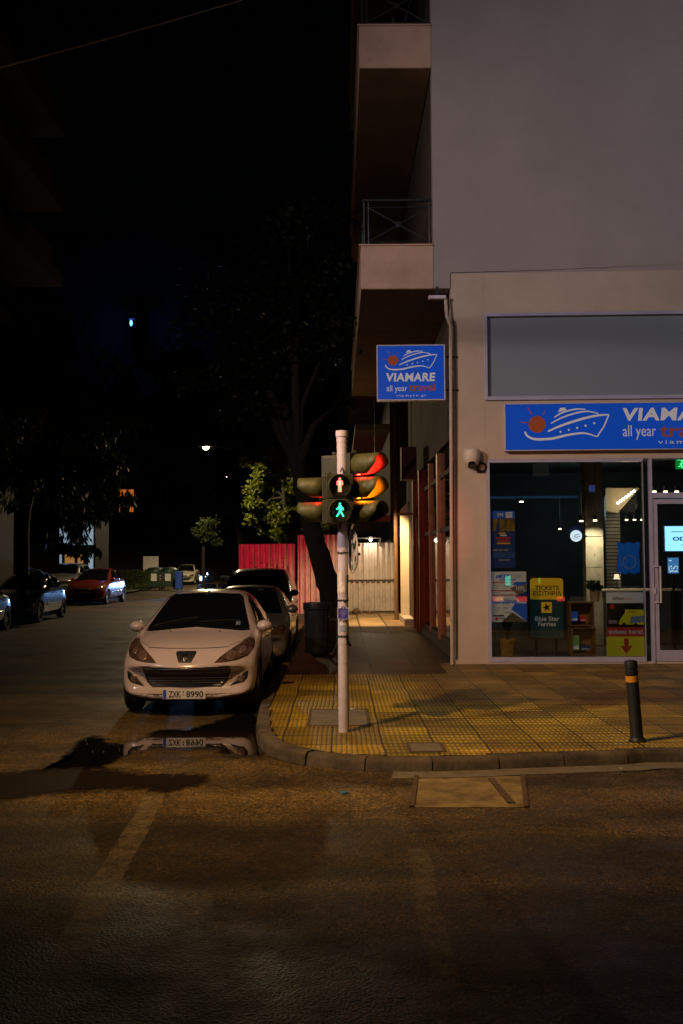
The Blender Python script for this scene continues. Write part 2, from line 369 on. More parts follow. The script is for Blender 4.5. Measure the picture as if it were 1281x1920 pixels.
# kerb line seen from above
kp = [G(a, b_, PAVE) for a, b_ in ((500, 1290), (486, 1325), (482, 1355), (488, 1380), (510, 1396), (560, 1409), (640, 1419), (730, 1424), (830, 1423), (1000, 1417), (1170, 1411), (1281, 1407))]
kp = [Vector((-1.0, 60, PAVE)), Vector((-1.0, 33, PAVE)), Vector((-1.0, 22, PAVE)), Vector((-1.02, 17, PAVE))] + kp + [Vector((6, 9.2, PAVE)), Vector((16, 8.9, PAVE)), Vector((40, 8.2, PAVE))]
def catmull(P_, k=6):
    out = []
    for i in range(len(P_) - 1):
        a, b_, c, d = P_[max(i - 1, 0)], P_[i], P_[i + 1], P_[min(i + 2, len(P_) - 1)]
        for j in range(k):
            t = j / k
            out.append(.5 * ((2 * b_) + (c - a) * t + (2 * a - 5 * b_ + 4 * c - d) * t * t + (3 * b_ - a - 3 * c + d) * t ** 3))
    out.append(P_[-1]); return out
kc = catmull(kp, 6)
# resample evenly in stones of about .6 m
acc = [0]
for i in range(1, len(kc)): acc.append(acc[-1] + (kc[i] - kc[i - 1]).length)
def kpt(s):
    s = max(0, min(acc[-1], s))
    for i in range(1, len(acc)):
        if acc[i] >= s: t = (s - acc[i - 1]) / max(1e-6, acc[i] - acc[i - 1]); return kc[i - 1].lerp(kc[i], t)
    return kc[-1]
def knorm(s):     # towards the pavement
    d = (kpt(s + .1) - kpt(s - .1)); d.z = 0; d.normalize(); return Vector((-d.y, d.x, 0))
kb = MB(); s = 0; inner = []
random.seed(3)
while s < acc[-1] - .5:
    ln = .62 if 30 < s < 75 else 1.5
    nseg = 3; dz = random.uniform(-.007, .006); dn = random.uniform(-.008, .008)
    rows = []
    for j in range(nseg + 1):
        q = s + .006 + (ln - .012) * j / nseg; p = kpt(q); nn = knorm(q); p = p + nn * dn
        prof = [(-.012, -PAVE), (.0, -.035), (.012, -.010), (.035, .002), (.14, .003), (.15, -.02), (.15, -PAVE)]
        rows.append([Vector((p.x, p.y, 0)) + nn * a + Vector((0, 0, PAVE + c + dz + random.uniform(-.002, .002))) for a, c in prof])
    vs = [v for r_ in rows for v in r_]; K = 7; fs = []
    for j in range(nseg):
        for k in range(K - 1): fs.append((j * K + k, (j + 1) * K + k, (j + 1) * K + k + 1, j * K + k + 1))
    fs += [tuple(range(K)), tuple(reversed(range(nseg * K, (nseg + 1) * K)))]
    kb.add(vs, fs); s += ln
ko = kb.build('kerb', M['kerb'], smooth=True, ang=50, fixn=True); tag(ko, kind='structure')
# pavement sheet inside the kerb
s = 0
while s < acc[-1]: inner.append(kpt(s) + knorm(s) * .13); s += .3
poly = [(p.x, p.y) for p in inner] + [(40, 60)]
MB().slab(poly, .02, PAVE - .006).build('pavement', M['slabs'], fixn=True); tag(bpy.data.objects['pavement'], kind='structure')

def clip_sheet(name, mt_, z, inside, x0, x1, y0, y1, st=.25):
    """sheet of tiles laid on the pavement: grid cells whose centre is inside the kerb and inside(x,y)"""
    bm = bmesh.new(); pts = {}
    def inpoly(x, y):
        c = False; j = len(poly) - 1
        for i in range(len(poly)):
            xi, yi = poly[i]; xj, yj = poly[j]
            if (yi > y) != (yj > y) and x < (xj - xi) * (y - yi) / (yj - yi) + xi: c = not c
            j = i
        return c
    vs = []; fs = []; nx = int(round((x1 - x0) / st)); ny = int(round((y1 - y0) / st))
    def vid(i, j):
        if (i, j) not in pts: pts[(i, j)] = len(vs); vs.append((x0 + i * st, y0 + j * st, z))
        return pts[(i, j)]
    for i in range(nx):
        for j in range(ny):
            cx, cy = x0 + (i + .5) * st, y0 + (j + .5) * st
            if all(inpoly(cx + a * st * .5, cy + b_ * st * .5) for a in (-1, 1) for b_ in (-1, 1)) and inside(cx, cy):
                fs.append((vid(i, j), vid(i + 1, j), vid(i + 1, j + 1), vid(i, j + 1)))
    o = MB().add(vs, fs).build(name, mt_); tag(o, kind='structure'); return o
M['light_pool'] = tile_mat('light_pool_slabs', 'slabs', (.46, .31, .14), (.26, .17, .075), (.72, 1.1), (.15, .3), rough=.6)  # paler slabs: the pool of lamp light is put into the tile colour
clip_sheet('pavement_light_pool', M['light_pool'], PAVE - .002, lambda x, y: x < 1.96 and y > 24.4 + .8 * noise.noise((x * 1.3, 0, 0)), -1.2, 2.2, 24, 34, .1)
def dots_zone(x, y): return (.55 + max(0, (12.0 - y)) * -.06) < x < 3.05 and y < 12.62 and (y < 12.1 or x > .9)
clip_sheet('pavement_ribbed_tiles', M['ribs'], PAVE - .002, lambda x, y: not dots_zone(x, y) and (y < 12.62 or (x < 1.1 and y < 14.9)), -1.2, 12, 8.5, 16, .05)
clip_sheet('pavement_worn_tiles', M['ribs_brown'], PAVE - .002, lambda x, y: (y >= 12.62 and not (x < 1.1 and y < 14.9)) and y < (15.7 if x < 1.7 else 17.25), -1.2, 12, 8.5, 17.6, .05)
def yrow(x, y): return dots_zone(x, y) and 1.15 < x < 2.95 and y < 9.62
clip_sheet('pavement_blister_tiles', M['dots'], PAVE - .001, lambda x, y: dots_zone(x, y) and not yrow(x, y), -.6, 3.2, 8.5, 13, .05)
clip_sheet('pavement_yellow_row', M['yrow'], PAVE - .001, yrow, -.6, 3.2, 8.5, 13, .05)

# concrete gutter strip at the dropped kerb and the patch with its trench cover
def sheet(name, pts, z, m_, jit=0):
    o = MB().slab([(p[0], p[1]) for p in pts], z - .02, z).build(name, m_, fixn=True); return tag(o, kind='structure')
gs = [s_ for s_ in [i * .2 for i in range(int(acc[-1] / .2))] if kpt(s_).x > .3 and kpt(s_).y < 9.6 and kpt(s_).x < 12]
top = [kpt(s_) - knorm(s_) * .0 for s_ in gs]; bot = [kpt(s_) - knorm(s_) * (.27 + .02 * noise.noise((s_ * 2, 0, 0))) for s_ in gs]
sheet('gutter', [(p.x, p.y) for p in bot] + [(p.x, p.y) for p in reversed(top)], .012, M['concrete'])
M['patch'] = mat('ochre_patch', (.27, .20, .085), .8, ns=3.5, na=.5, bump=.5, bs=12, c2=(.10, .065, .03))
pc = [G(a, b_, .004) for a, b_ in ((770, 1514), (985, 1514), (978, 1456), (779, 1456))]
pm = MB(); pm.slab([(p.x, p.y) for p in pc], -.01, .006)
for a, b_ in ((pc[1], pc[2]), (pc[0], pc[3])):
    pm.slab([(a.x - .01, a.y), (a.x + .03, a.y), (b_.x + .03, b_.y), (b_.x - .01, b_.y)], 0, .016, 1)
a, b_ = G(915, 1460, .01), G(952, 1506, .01)
pm.slab([(b_.x, b_.y), (b_.x + .06, b_.y), (a.x + .05, a.y), (a.x, a.y)], 0, .018, 1)
M['rust_strip'] = mat('rusty_strip', (.10, .06, .035), .8, ns=20, na=.4, bump=.3)
tag(pm.build('trench_plate', [M['patch'], M['rust_strip']], fixn=True), 'ochre coloured trench plate set into the asphalt in front of the kerb', 'trench plate')

# manhole covers in the pavement
def cover(px0, py0, px1, py1, label, frame_w=.03):
    a = G(px0, py1, PAVE); b_ = G(px1, py0, PAVE); cx, cy = (a.x + b_.x) / 2, (a.y + b_.y) / 2; hx, hy = (b_.x - a.x) / 2, abs(b_.y - a.y) / 2
    r = thing('manhole_cover', label, 'manhole cover', (cx, cy, PAVE))
    f = MB()
    for x0, x1, y0, y1 in ((-hx, hx, -hy, -hy + frame_w), (-hx, hx, hy - frame_w, hy), (-hx, -hx + frame_w, -hy + frame_w, hy - frame_w), (hx - frame_w, hx, -hy + frame_w, hy - frame_w)):
        f.box(x0, x1, y0, y1, -.02, .008)
    f.build('frame', M['rust_strip'], r); MB().box(-hx + frame_w + .003, hx - frame_w - .003, -hy + frame_w + .003, hy - frame_w - .003, -.02, .005).build('lid', M['concrete'], r)
cover(767, 1393, 829, 1411, 'small rectangular concrete lid in the yellow blister tiles near the kerb')
cover(575, 1330, 690, 1362, 'wide sunken double cover behind the foot of the signal pole')

# painted lines of the old pedestrian crossing, worn through
def worn(name, c, lo, hi, sc_=5):
    m = mat(name, c, .7, ns=30, na=.3); n = m.node_tree; b = n.nodes['Principled BSDF']
    out = [q for q in n.nodes if q.type == 'OUTPUT_MATERIAL'][0]
    tc = n.nodes.new('ShaderNodeTexCoord'); nz = n.nodes.new('ShaderNodeTexNoise'); nz.inputs['Scale'].default_value = sc_; nz.inputs['Detail'].default_value = 12; nz.inputs['Roughness'].default_value = .85
    rp = n.nodes.new('ShaderNodeMapRange'); rp.inputs['From Min'].default_value = lo; rp.inputs['From Max'].default_value = hi
    t = n.nodes.new('ShaderNodeBsdfTransparent'); mx = n.nodes.new('ShaderNodeMixShader')
    n.links.new(tc.outputs['Object'], nz.inputs['Vector']); n.links.new(nz.outputs[0], rp.inputs['Value']); n.links.new(rp.outputs[0], mx.inputs[0])
    n.links.new(t.outputs[0], mx.inputs[1]); n.links.new(b.outputs[0], mx.inputs[2]); n.links.new(mx.outputs[0], out.inputs[0]); return m
M['worn1'] = worn('worn_paint', (.36, .30, .18), .40, .80, 8); M['worn2'] = worn('very_worn_paint', (.34, .27, .16), .42, .86, 9)
def line(name, pts, wd, m_):
    vs = []
    for i, (x, y) in enumerate(pts):
        ww = wd * (1 + .15 * noise.noise((y * 2.1, x, 3)))
        vs += [(x - ww / 2, y, .004), (x + ww / 2, y, .004)]
    fs = [(2 * i, 2 * i + 1, 2 * i + 3, 2 * i + 2) for i in range(len(pts) - 1)]
    tag(MB().add(vs, fs).build(name, m_, fixn=False), kind='structure')
a, b_ = G(285, 1500), G(55, 1925)
line('crossing_line', [(a.x + (b_.x - a.x) * t + .01 * math.sin(t * 9), a.y + (b_.y - a.y) * t) for t in [i / 24 for i in range(-1, 34)]], .17, M['worn1'])
a, b_ = G(785, 1600), G(850, 1925)
line('crossing_line', [(a.x + (b_.x - a.x) * t + .012 * math.sin(t * 11), a.y + (b_.y - a.y) * t) for t in [i / 24 for i in range(-1, 34)]], .13, M['worn2'])

# puddles: water that thins out into damp asphalt at the rim
def water_mat():
    m = mat('puddle_water', (.006, .005, .004), .012, na=0, spec=.9); n = m.node_tree; b = n.nodes['Principled BSDF']; L = n.links.new
    out = [q for q in n.nodes if q.type == 'OUTPUT_MATERIAL'][0]; tc = n.nodes.new('ShaderNodeTexCoord')
    at_ = n.nodes.new('ShaderNodeAttribute'); at_.attribute_name = 'wet'
    nz = n.nodes.new('ShaderNodeTexNoise'); nz.inputs['Scale'].default_value = 9; nz.inputs['Detail'].default_value = 8; L(tc.outputs['Object'], nz.inputs['Vector'])
    a = n.nodes.new('ShaderNodeMath'); a.operation = 'MULTIPLY_ADD'; a.inputs[1].default_value = 1.3; L(nz.outputs[0], a.inputs[0]); L(at_.outputs['Fac'], a.inputs[2])
    mr = n.nodes.new('ShaderNodeMapRange'); mr.inputs['From Min'].default_value = .95; mr.inputs['From Max'].default_value = 1.5; L(a.outputs[0], mr.inputs['Value'])
    rr = n.nodes.new('ShaderNodeMapRange'); rr.inputs['From Min'].default_value = 1.05; rr.inputs['From Max'].default_value = 1.5; rr.inputs['To Min'].default_value = .35; rr.inputs['To Max'].default_value = .012; L(a.outputs[0], rr.inputs['Value']); L(rr.outputs[0], b.inputs['Roughness'])
    t = n.nodes.new('ShaderNodeBsdfTransparent'); mx = n.nodes.new('ShaderNodeMixShader'); L(mr.outputs[0], mx.inputs[0]); L(t.outputs[0], mx.inputs[1]); L(b.outputs[0], mx.inputs[2]); L(mx.outputs[0], out.inputs[0])
    n2 = n.nodes.new('ShaderNodeTexNoise'); n2.inputs['Scale'].default_value = 5; L(tc.outputs['Object'], n2.inputs['Vector']); bp = n.nodes.new('ShaderNodeBump'); bp.inputs['Strength'].default_value = .03; bp.inputs['Distance'].default_value = .01
    L(n2.outputs[0], bp.inputs['Height']); L(bp.outputs[0], b.inputs['Normal']); return m
M['water'] = water_mat()
def damp_mat():
    m = M['water'].copy(); m.name = 'damp_stain'; b = m.node_tree.nodes['Principled BSDF']
    for l in list(b.inputs['Roughness'].links): m.node_tree.links.remove(l)
    b.inputs['Roughness'].default_value = .6; b.inputs['Specular IOR Level'].default_value = .08; b.inputs['Base Color'].default_value = (.014, .009, .005, 1); return m
M['damp'] = mat('damp_asphalt', (.010, .008, .006), .42, na=.2, spec=.3)
def puddle(pts, z=.005, m_=None):
    P_ = catmull([G(a, b_) for a, b_ in pts] + [G(*pts[0])], 8)[:-1]; n_ = len(P_); inn = []; outr = []
    ar = sum(P_[i].x * P_[(i + 1) % n_].y - P_[(i + 1) % n_].x * P_[i].y for i in range(n_))
    for i, p in enumerate(P_):
        d = (P_[(i + 1) % n_] - P_[i - 1]).normalized(); nn = Vector((d.y, -d.x, 0)) * (1 if ar > 0 else -1)
        k = noise.noise((p.x * 3.1, p.y * 3.1, 0)) * .06
        inn.append((p.x + nn.x * (k - .03), p.y + nn.y * (k - .03), z)); outr.append((p.x + nn.x * (k + .14), p.y + nn.y * (k + .38), z))
    b = bmesh.new(); vi = [b.verts.new(v) for v in inn]; vo_ = [b.verts.new(v) for v in outr]
    f = b.faces.new(vi); bmesh.ops.triangulate(b, faces=[f])
    for i in range(n_): b.faces.new((vi[i], vi[(i + 1) % n_], vo_[(i + 1) % n_], vo_[i]))
    for f in b.faces:
        f.normal_update()
        if f.normal.z < 0: f.normal_flip()
    me = bpy.data.meshes.new('puddle'); b.to_mesh(me); b.free(); me.materials.append(m_ or M['water'])
    at_ = me.attributes.new('wet', 'FLOAT', 'POINT')
    for i in range(len(me.vertices)): at_.data[i].value = 1.0 if i < n_ else 0.0
    o = bpy.data.objects.new('puddle', me); col.objects.link(o); tag(o, kind='structure')
puddle([(75, 1447), (120, 1428), (165, 1386), (205, 1399), (262, 1391), (300, 1374), (350, 1370), (420, 1352), (455, 1333), (476, 1340), (478, 1366), (482, 1392), (503, 1408), (462, 1414), (435, 1412), (405, 1401), (345, 1400), (290, 1400), (235, 1416), (190, 1433), (130, 1440)])
puddle([(-60, 1462), (60, 1452), (160, 1449), (260, 1458), (370, 1461), (352, 1471), (312, 1479), (270, 1470), (190, 1474), (90, 1484), (0, 1494), (-60, 1500)], .006, damp_mat())

# litter
def litter(px, py, z, m_, label, s_=.03, rz=.5):
    p = G(px, py, z); v = [(-1.4 * s_, -s_, 0), (1.3 * s_, -.8 * s_, .35 * s_), (1.2 * s_, s_, 0), (-s_, .9 * s_, .5 * s_)]
    o = MB().add(v + [(a, b_, c + .002) for a, b_, c in v], [(3, 2, 1, 0), (4, 5, 6, 7), (0, 1, 5, 4), (1, 2, 6, 5), (2, 3, 7, 6), (3, 0, 4, 7)]).build('litter', m_, loc=(p.x, p.y, z), rz=rz)
    tag(o, label, 'litter')
litter(645, 1487, .006, mat('blue_scrap', (.03, .2, .5), .5, na=0), 'scrap of blue plastic on the asphalt in front of the kerb')
litter(661, 1330, PAVE + .003, mat('white_scrap', (.7, .68, .62), .6, na=0), 'white paper scrap on the tiles right behind the signal pole', .022)
litter(1209, 1389, PAVE + .003, M['chrome'], 'crumpled foil scrap at the foot of the bollard', .02)
litter(1165, 1441, .037, mat('pale_scrap', (.5, .5, .5), .6, na=0), 'pale paper crumb in the gutter near the bollard', .014)
# far pavement on the other side of the side street
sheet('pavement_far', [(-14.5, 14), (-11.7, 14), (-11.7, 58), (-12.2, 62), (-12.2, 89), (-14.5, 89)], PAVE, M['concrete'])
# ---------------------------------------------------------------- the corner building
WX = at(813, 500, 17.1).x - C0.x          # left edge of the upper wall, relative to the corner
BX = at(677, 520, 17.1).x - C0.x          # outer edge of the balconies
bld = thing('corner_building', 'pale plastered corner building with a glazed shop front and side balconies', 'building', C0)
iFM = Matrix.Rotation(FA, 4, 'Z')         # facade frame relative to the building root
zb2 = F(760, 541)[1]; zp2 = F(760, 458)[1]; zr2 = F(760, 372)[1]; zb1 = F(760, 127)[1]; zp1 = F(760, 46)[1]
zsoff = zb2
zseam = F(900, 512)[1]
uw0, zw1 = F(907, 588); _, zw0 = F(907, 748)
us0, zs1 = F(944, 757); _, zs0 = F(944, 847)
ug0, zg1 = F(912, 862); ug1, zg0 = F(1212, 1241)
ug2 = F(1217, 900)[0]
UE = 9.5
m = MB()
# facade wall with openings, .35 thick: left pier, band above the shop glass, band above the upper window
m.box(0, ug0, .0, .35, PAVE - .1, zseam, 0, iFM)
m.box(ug0, UE, .0, .35, zg1, zw0, 0, iFM)
m.box(ug0, uw0, .0, .35, zw0, zseam, 0, iFM)
m.box(uw0, UE, .0, .35, zw1, zseam, 0, iFM)
m.box(ug0, UE, -.02, .35, PAVE - .1, zg0, 0, iFM)
m.build('wall', M['plaster_low_lit'], bld, bevel=.004)
m = MB()
m.box(WX + .02, UE, .012, .36, zsoff - .0, zseam - .0, 0, Matrix.Translation((0, 0, 0)) @ iFM) if False else None
m.box(WX, UE, -.03 + .045, .36, zseam + .001, 24, 0, iFM)
m.box(WX, -.003, .015, .36, zsoff, zseam, 0, iFM)
m.box(WX + .01, WX + .30, .36, 13.0, zsoff + .3, 24, 1)
# reveal at the seam and the crack running from it
m.build('upper_wall', [M['plaster'], mat('recess_shade_plaster', (.07, .05, .03), .9, ns=1, na=.3)], bld)  # recess side wall: shade put into a darker copy of the plaster
cr = MB(); random.seed(11)
pts = []; 
for i in range(60):
    px = 846 + i * 7.4; py = 511.5 - (px - 846) * .028 + noise.noise((i * .3, 0, 0)) * (2.5 if i > 20 else .4) - (max(0, i - 22) * .12)
    pts.append(F(px, py, .01))
cr.ribbon([(a, b_) for a, b_ in pts], [max(.002, .014 - .00022 * i) for i in range(60)], .010, t=.001, M=iFM)
a = F(845, 512); b_ = F(845, 541); cr.ribbon([a, b_], .012, -.002, t=.001, M=iFM)
M['crack'] = mat('crack', (.06, .045, .035), .9, na=0)
cr.build('crack', M['crack'], bld)
# stains low on the pier
# balconies: slab + front parapet + side parapet + railing
def balcony(z0, z1, zr, length, name='balcony'):
    b = MB(); b.box(BX, WX - .004, 0.02, .2, z0, z1 - .03)
    b.box(BX, BX + .14, .2, length, z0, z1 - .03)
    b.box(BX + .14, WX - .004, .2, length, z0, z0 + .2)
    b.box(BX - .03, WX - .004, -.01, .22, z1 - .03, z1); b.box(BX - .03, BX + .17, .22, length, z1 - .03, z1)
    o = b.build(name, M['balcony'], bld, bevel=.006)
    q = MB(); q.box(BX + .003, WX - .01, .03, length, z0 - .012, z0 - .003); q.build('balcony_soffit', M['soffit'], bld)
    if zr:
        r = MB(); zt = zr
        r.box(BX + .04, WX - .01, .05, .10, zt - .035, zt); r.box(BX + .04, BX + .09, .1, length, zt - .035, zt)
        x0, x1 = BX + .10, WX - .06; za, zc = z1 + .06, zt - .14
        for x in (BX + .065, x0 + .04, x1): r.cyl((x, .075, z1), (x, .075, zt - .03), .012, n=8)
        for z in (za, zc): r.cyl((x0, .075, z), (x1, .075, z), .009, n=6)
        r.cyl((x0 + .03, .075, za), (x1, .075, zc), .009, n=6); r.cyl((x0 + .03, .075, zc), (x1, .075, za), .009, n=6)
        r.lathe([(.0, -.03), (.05, -.03), (.05, .03), (0, .03)], 14, M=Matrix.Translation(((x0 + x1) / 2 + .01, .075, (za + zc) / 2)) @ Matrix.Rotation(R(90), 4, 'X') @ Matrix.Scale(.5, 4, (0, 0, 1)))
        y = 1.3
        while y < length:
            xx = BX + .065
            r.cyl((xx, y, z1), (xx, y, zt - .03), .012, n=6); r.cyl((xx, y - 1.2, za), (xx, y, zc), .008, n=6); r.cyl((xx, y - 1.2, zc), (xx, y, za), .008, n=6)
            y += 1.2
        for z in (za, zc): r.cyl((BX + .065, .1, z), (BX + .065, length, z), .009, n=6)
        r.build('railing', M['rail'], bld)
balcony(zb2, zp2, zr2, 11.5)
balcony(zb1, zp1, zp1 + (zr2 - zp2), 11.5)
balcony(zb1 + (zb1 - zb2), zp1 + (zb1 - zb2), 0, 11.5)
# things leaning on the upper balcony: a folded parasol stick and awning rod
p = at(758, 40, 17.5) - C0
pr = MB(); pr.cyl(at(758, 46, 17.5), at(772, -8, 17.6), .022, n=8)
pr.cyl(at(737, 46, 17.4), at(737, 34, 17.4), .03, n=8)
tag(pr.build('parasol_stick', M['rail']), 'folded grey pole leaning in the corner of the topmost balcony', 'pole')
# soffit over the pavement and the ground-floor side wall (pillars and glass between)
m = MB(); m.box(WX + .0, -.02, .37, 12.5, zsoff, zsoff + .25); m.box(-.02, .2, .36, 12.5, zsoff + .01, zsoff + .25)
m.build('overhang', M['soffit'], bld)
SL = 12.4
zl = at(790, 880, 24).z
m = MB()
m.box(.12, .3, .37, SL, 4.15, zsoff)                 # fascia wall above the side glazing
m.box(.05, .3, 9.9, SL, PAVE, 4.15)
m.build('side_wall', mat('side_shade_plaster', (.032, .02, .011), .9, ns=1.2, na=.35, bump=.2, bs=15), bld)  # plaster darkened so that this side stays in shade
post = mat('side_post_paint', (.30, .10, .035), .5, ns=5, na=.25)
for (y, x, w_, z1) in ((3.5, .10, .15, 4.1), (5.7, .12, .05, 4.1), (7.5, .04, .13, 4.1), (8.7, -.02, .17, 4.1)):
    q = MB(); q.box(x - .02, x + w_, y, y + w_ * 1.6, PAVE, z1); q.build('post', post if y < 6 else mat('red_glow_post', (.26, .02, .012), .5, ns=5, na=.25), bld, bevel=.004)  # far posts are redder: the signal's red glow is put into their colour
g = MB(); g.box(.16, .17, .5, 9.9, PAVE + .25, 4.1); g.build('side_glazing', M['glass_dark'], bld)
g = MB()
for z in (PAVE + .12, 2.45, 3.55): g.box(.13, .18, .4, 9.9, z, z + .09)
g.box(.06, .2, .4, 9.9, PAVE - .05, PAVE + .12)
g.build('side_frame', mat('side_trim', (.03, .014, .009), .85, na=.2), bld)
# awning boxes with red fabric over the side doors
for y0, y1, z in ((7.2, 8.6, 3.9),):
    q = MB(); q.box(-.42, -.05, y0, y0 + .5, z - .05, z + .75); q.build('awning', mat('red_awning', (.08, .012, .01), .7, ns=4, na=.3), bld)
q = MB(); q.tube([(-.55, 7.3, 3.0), (-.1, 7.3, 3.0), (-.05, 7.3, 2.9), (-.05, 7.3, PAVE)], .03); q.build('awning_arm', post, bld)
# pale recess with a marble step at the far end
q = MB(); q.prism([(-.19, PAVE + .17), (.9, PAVE + .17), (.9, 3.75), (.1, 3.62), (-.19, 3.3)], 11.6, 11.75)
q.build('recess_wall', mat('cream_paint', (.62, .53, .38), .7, ns=2, na=.08), bld)
q = MB(); q.box(-.22, .1, 9.6, 12.1, PAVE - .02, PAVE + .17); q.build('step', mat('marble', (.5, .45, .38), .5, ns=3, na=.2), bld, bevel=.008)
q = MB(); q.tube([(-.3, 12.0, PAVE), (-.3, 12.0, 6.4)], .06, 10); q.build('downpipe', mat('brown_pipe', (.16, .085, .04), .6, na=.2), bld)
# drainpipe on the corner with its offset, plus a thin cable
dp = [at(836, 560, 17.02), at(838, 592, 17.0), at(845, 612, 17.0), at(845.5, 700, 17.02), at(848, 1246, 17.06)]
q = MB(); q.tube([p - C0 for p in dp], .031, 10)
for py in (700, 860, 1010, 1160): p = at(847, py, 17.04) - C0; q.cyl(p - Vector((0, 0, .03)), p + Vector((0, 0, .03)), .036, n=10)
q.build('drainpipe', M['plaster_low_lit'], bld, smooth=True)
q = MB(); q.tube([at(845, 600, 17.05) - C0 + Vector((.04, 0, 0)), at(852, 614, 17.05) - C0 , at(853.5, 720, 17.05) - C0, at(856, 1236, 17.07) - C0], .012, 6)
q.build('corner_cable', M['crack'], bld)
# grey panel window of the upper storey
fw = .055
q = MB(); ue = UE - .2
q.box(uw0, ue, -.03, .12, zw1 - fw, zw1 + .0, 0, iFM); q.box(uw0, ue, -.05, .12, zw0 - .03, zw0 + .035, 0, iFM)
q.box(uw0, uw0 + fw, -.03, .12, zw0 + .035, zw1 - fw, 0, iFM); q.box(uw0 + 4.45, uw0 + 4.45 + fw, -.03, .12, zw0 + .035, zw1 - fw, 0, iFM)
q.build('upper_window_frame', M['frame'], bld, bevel=.004)
q = MB(); q.box(uw0 + fw, ue, .05, .06, zw0 + .035, zw1 - fw, 0, iFM)
q.build('upper_window_panel', mat('grey_panel', (.24, .28, .33), .25, ns=.5, na=.05, spec=.22), bld)
# shop window frame + pane, door frame + door
uA, uB = F(918, 900)[0], F(1205, 900)[0]; zA, zB = F(1000, 1232)[1], F(1000, 867)[1]
q = MB()
q.box(ug0, ug1, -.035, .09, zg0, zA, 0, iFM); q.box(ug0, ug1, -.035, .09, zB, zg1 - .004, 0, iFM)
q.box(ug0, uA, -.035, .09, zA, zB, 0, iFM); q.box(uB, ug1, -.035, .09, zA, zB, 0, iFM)
q.build('shop_window_frame', M['frame'], bld, bevel=.005)
q = MB(); q.box(uA, uB, .02, .028, zA, zB, 0, iFM); q.build('shop_window_pane', M['shop_glass'], bld)
ud0 = F(1224, 1000)[0]; udg = F(1233, 1000)[0]; zt0 = F(1250, 936)[1]; zt1 = F(1250, 926)[1]; ztop = F(1250, 860)[1]
uD1 = ud0 + 1.05
q = MB()
q.box(ug2, ud0 + .0, -.04, .09, zg0 - .02, ztop, 0, iFM); q.box(ud0, UE - .5, -.03, .09, zt0 + .02, zt1 + .02, 0, iFM); q.box(ug2, UE - .5, -.041, .09, ztop, zg1 - .004, 0, iFM)
q.box(uD1 + .02, uD1 + .09, -.04, .09, zg0 - .02, zt0 + .02, 0, iFM); q.box(UE - .6, UE - .5, -.04, .09, zg0, ztop, 0, iFM)
q.box(uD1 + .09, UE - .6, -.03, .09, zg0, zg0 + .08, 0, iFM)
q.build('door_frame', M['frame'], bld, bevel=.004)
q = MB(); q.box(ud0, UE - .6, .02, .028, zt1 + .02, ztop, 0, iFM); q.box(uD1 + .09, UE - .6, .02, .028, zg0 + .08, zt0 + .02, 0, iFM); q.build('transom_pane', M['shop_glass'], bld)
q = MB(); zd0 = F(1250, 1240)[1] + .0; zd1 = F(1250, 1219)[1]
q.box(ud0 + .004, udg, -.02, .03, zd0, zt0, 0, iFM); q.box(udg, uD1 - .08, -.02, .03, zd0, zd1, 0, iFM); q.box(udg, uD1 - .08, -.02, .03, zt0 - .08, zt0, 0, iFM); q.box(uD1 - .08, uD1, -.02, .03, zd0, zt0, 0, iFM)
door = q.build('door', M['frame'], bld, bevel=.004)
q = MB(); q.box(udg, uD1 - .08, 0, .006, zd1, zt0 - .08, 0, iFM); q.build('pane', M['shop_glass'], door)
hu, hz1 = F(1238, 1062, -.1); _, hz0 = F(1238, 1130, -.1)
q = MB(); q.tube([(hu - .08, -.02, hz1), (hu, -.11, hz1), (hu, -.11, hz0), (hu - .08, -.02, hz0)], .017, 8, M=iFM)
hl, hlz = F(1228, 1108, -.03); q.box(hl - .02, hl + .02, -.045, -.02, hlz - .05, hlz + .05, 0, iFM)
q.build('handle', M['white_alu'], door)
# roller shutter box lip above glass
q = MB(); q.box(ug0 - .0, UE, -.02, -.001, zg1, zg1 + .03, 0, iFM); q.build('sill_trim', M['plaster_low_lit'], bld)

# ---------------------------------------------------------------- shop interior shell (part of the building)
ZF = PAVE + .03; ZC = zg1 + .35
lamp('shop_fill_light', 'POINT', FM @ Vector((3.4, 4.6, 3.0)), 11, (.55, .85, .9), .3)  # teal fill added without a fitting, makes the dark interior visible
MI = {'wall': mat('shop_wall_dark', (.07, .085, .09), .8, ns=2, na=.2), 'ceil': mat('shop_ceiling', (.025, .024, .022), .8, na=.2), 'floor': mat('shop_floor', (.05, .045, .04), .25, ns=2, na=.3)}
q = MB(); q.box(.75, UE - .4, 7.0, 7.1, ZF, ZC, 0, iFM); q.box(.34, .44, .4, 7.0, ZF, ZC, 0, iFM); q.box(UE - .5, UE - .4, .1, 7.0, ZF, ZC, 0, iFM)
q.build('shop_wall', MI['wall'], bld)
q = MB(); q.box(.3, UE - .4, .36, 7.1, ZC, ZC + .1, 0, iFM); q.build('shop_ceiling', MI['ceil'], bld)
q = MB(); q.box(.3, UE - .4, .0 + .09, 7.1, ZF - .04, ZF, 0, iFM); q.build('shop_floor', MI['floor'], bld)
# lit concrete pillar with panel joints
cu0, _ = F(1098, 1000, 3.2); cu1, _ = F(1131, 1000, 3.2)
q = MB(); zz = ZF
hs = [.95, .62, .62, .62, 1.1]
for h_ in hs: q.box(cu0, cu1, 3.2, 3.5, zz + .006, min(zz + h_ - .006, ZC), 0, iFM); zz += h_
for i in range(4):
    cx = (cu0 + cu1) / 2; q.cyl(iFM @ Vector((cx, 3.201, ZF + 1.2 + .62 * i)), iFM @ Vector((cx, 3.197, ZF + 1.2 + .62 * i)), .015, n=10, m=1)
q.build('concrete_pillar', [mat('pillar_concrete', (.36, .34, .27), .85, ns=5, na=.3, bump=.2), M['black']], bld)
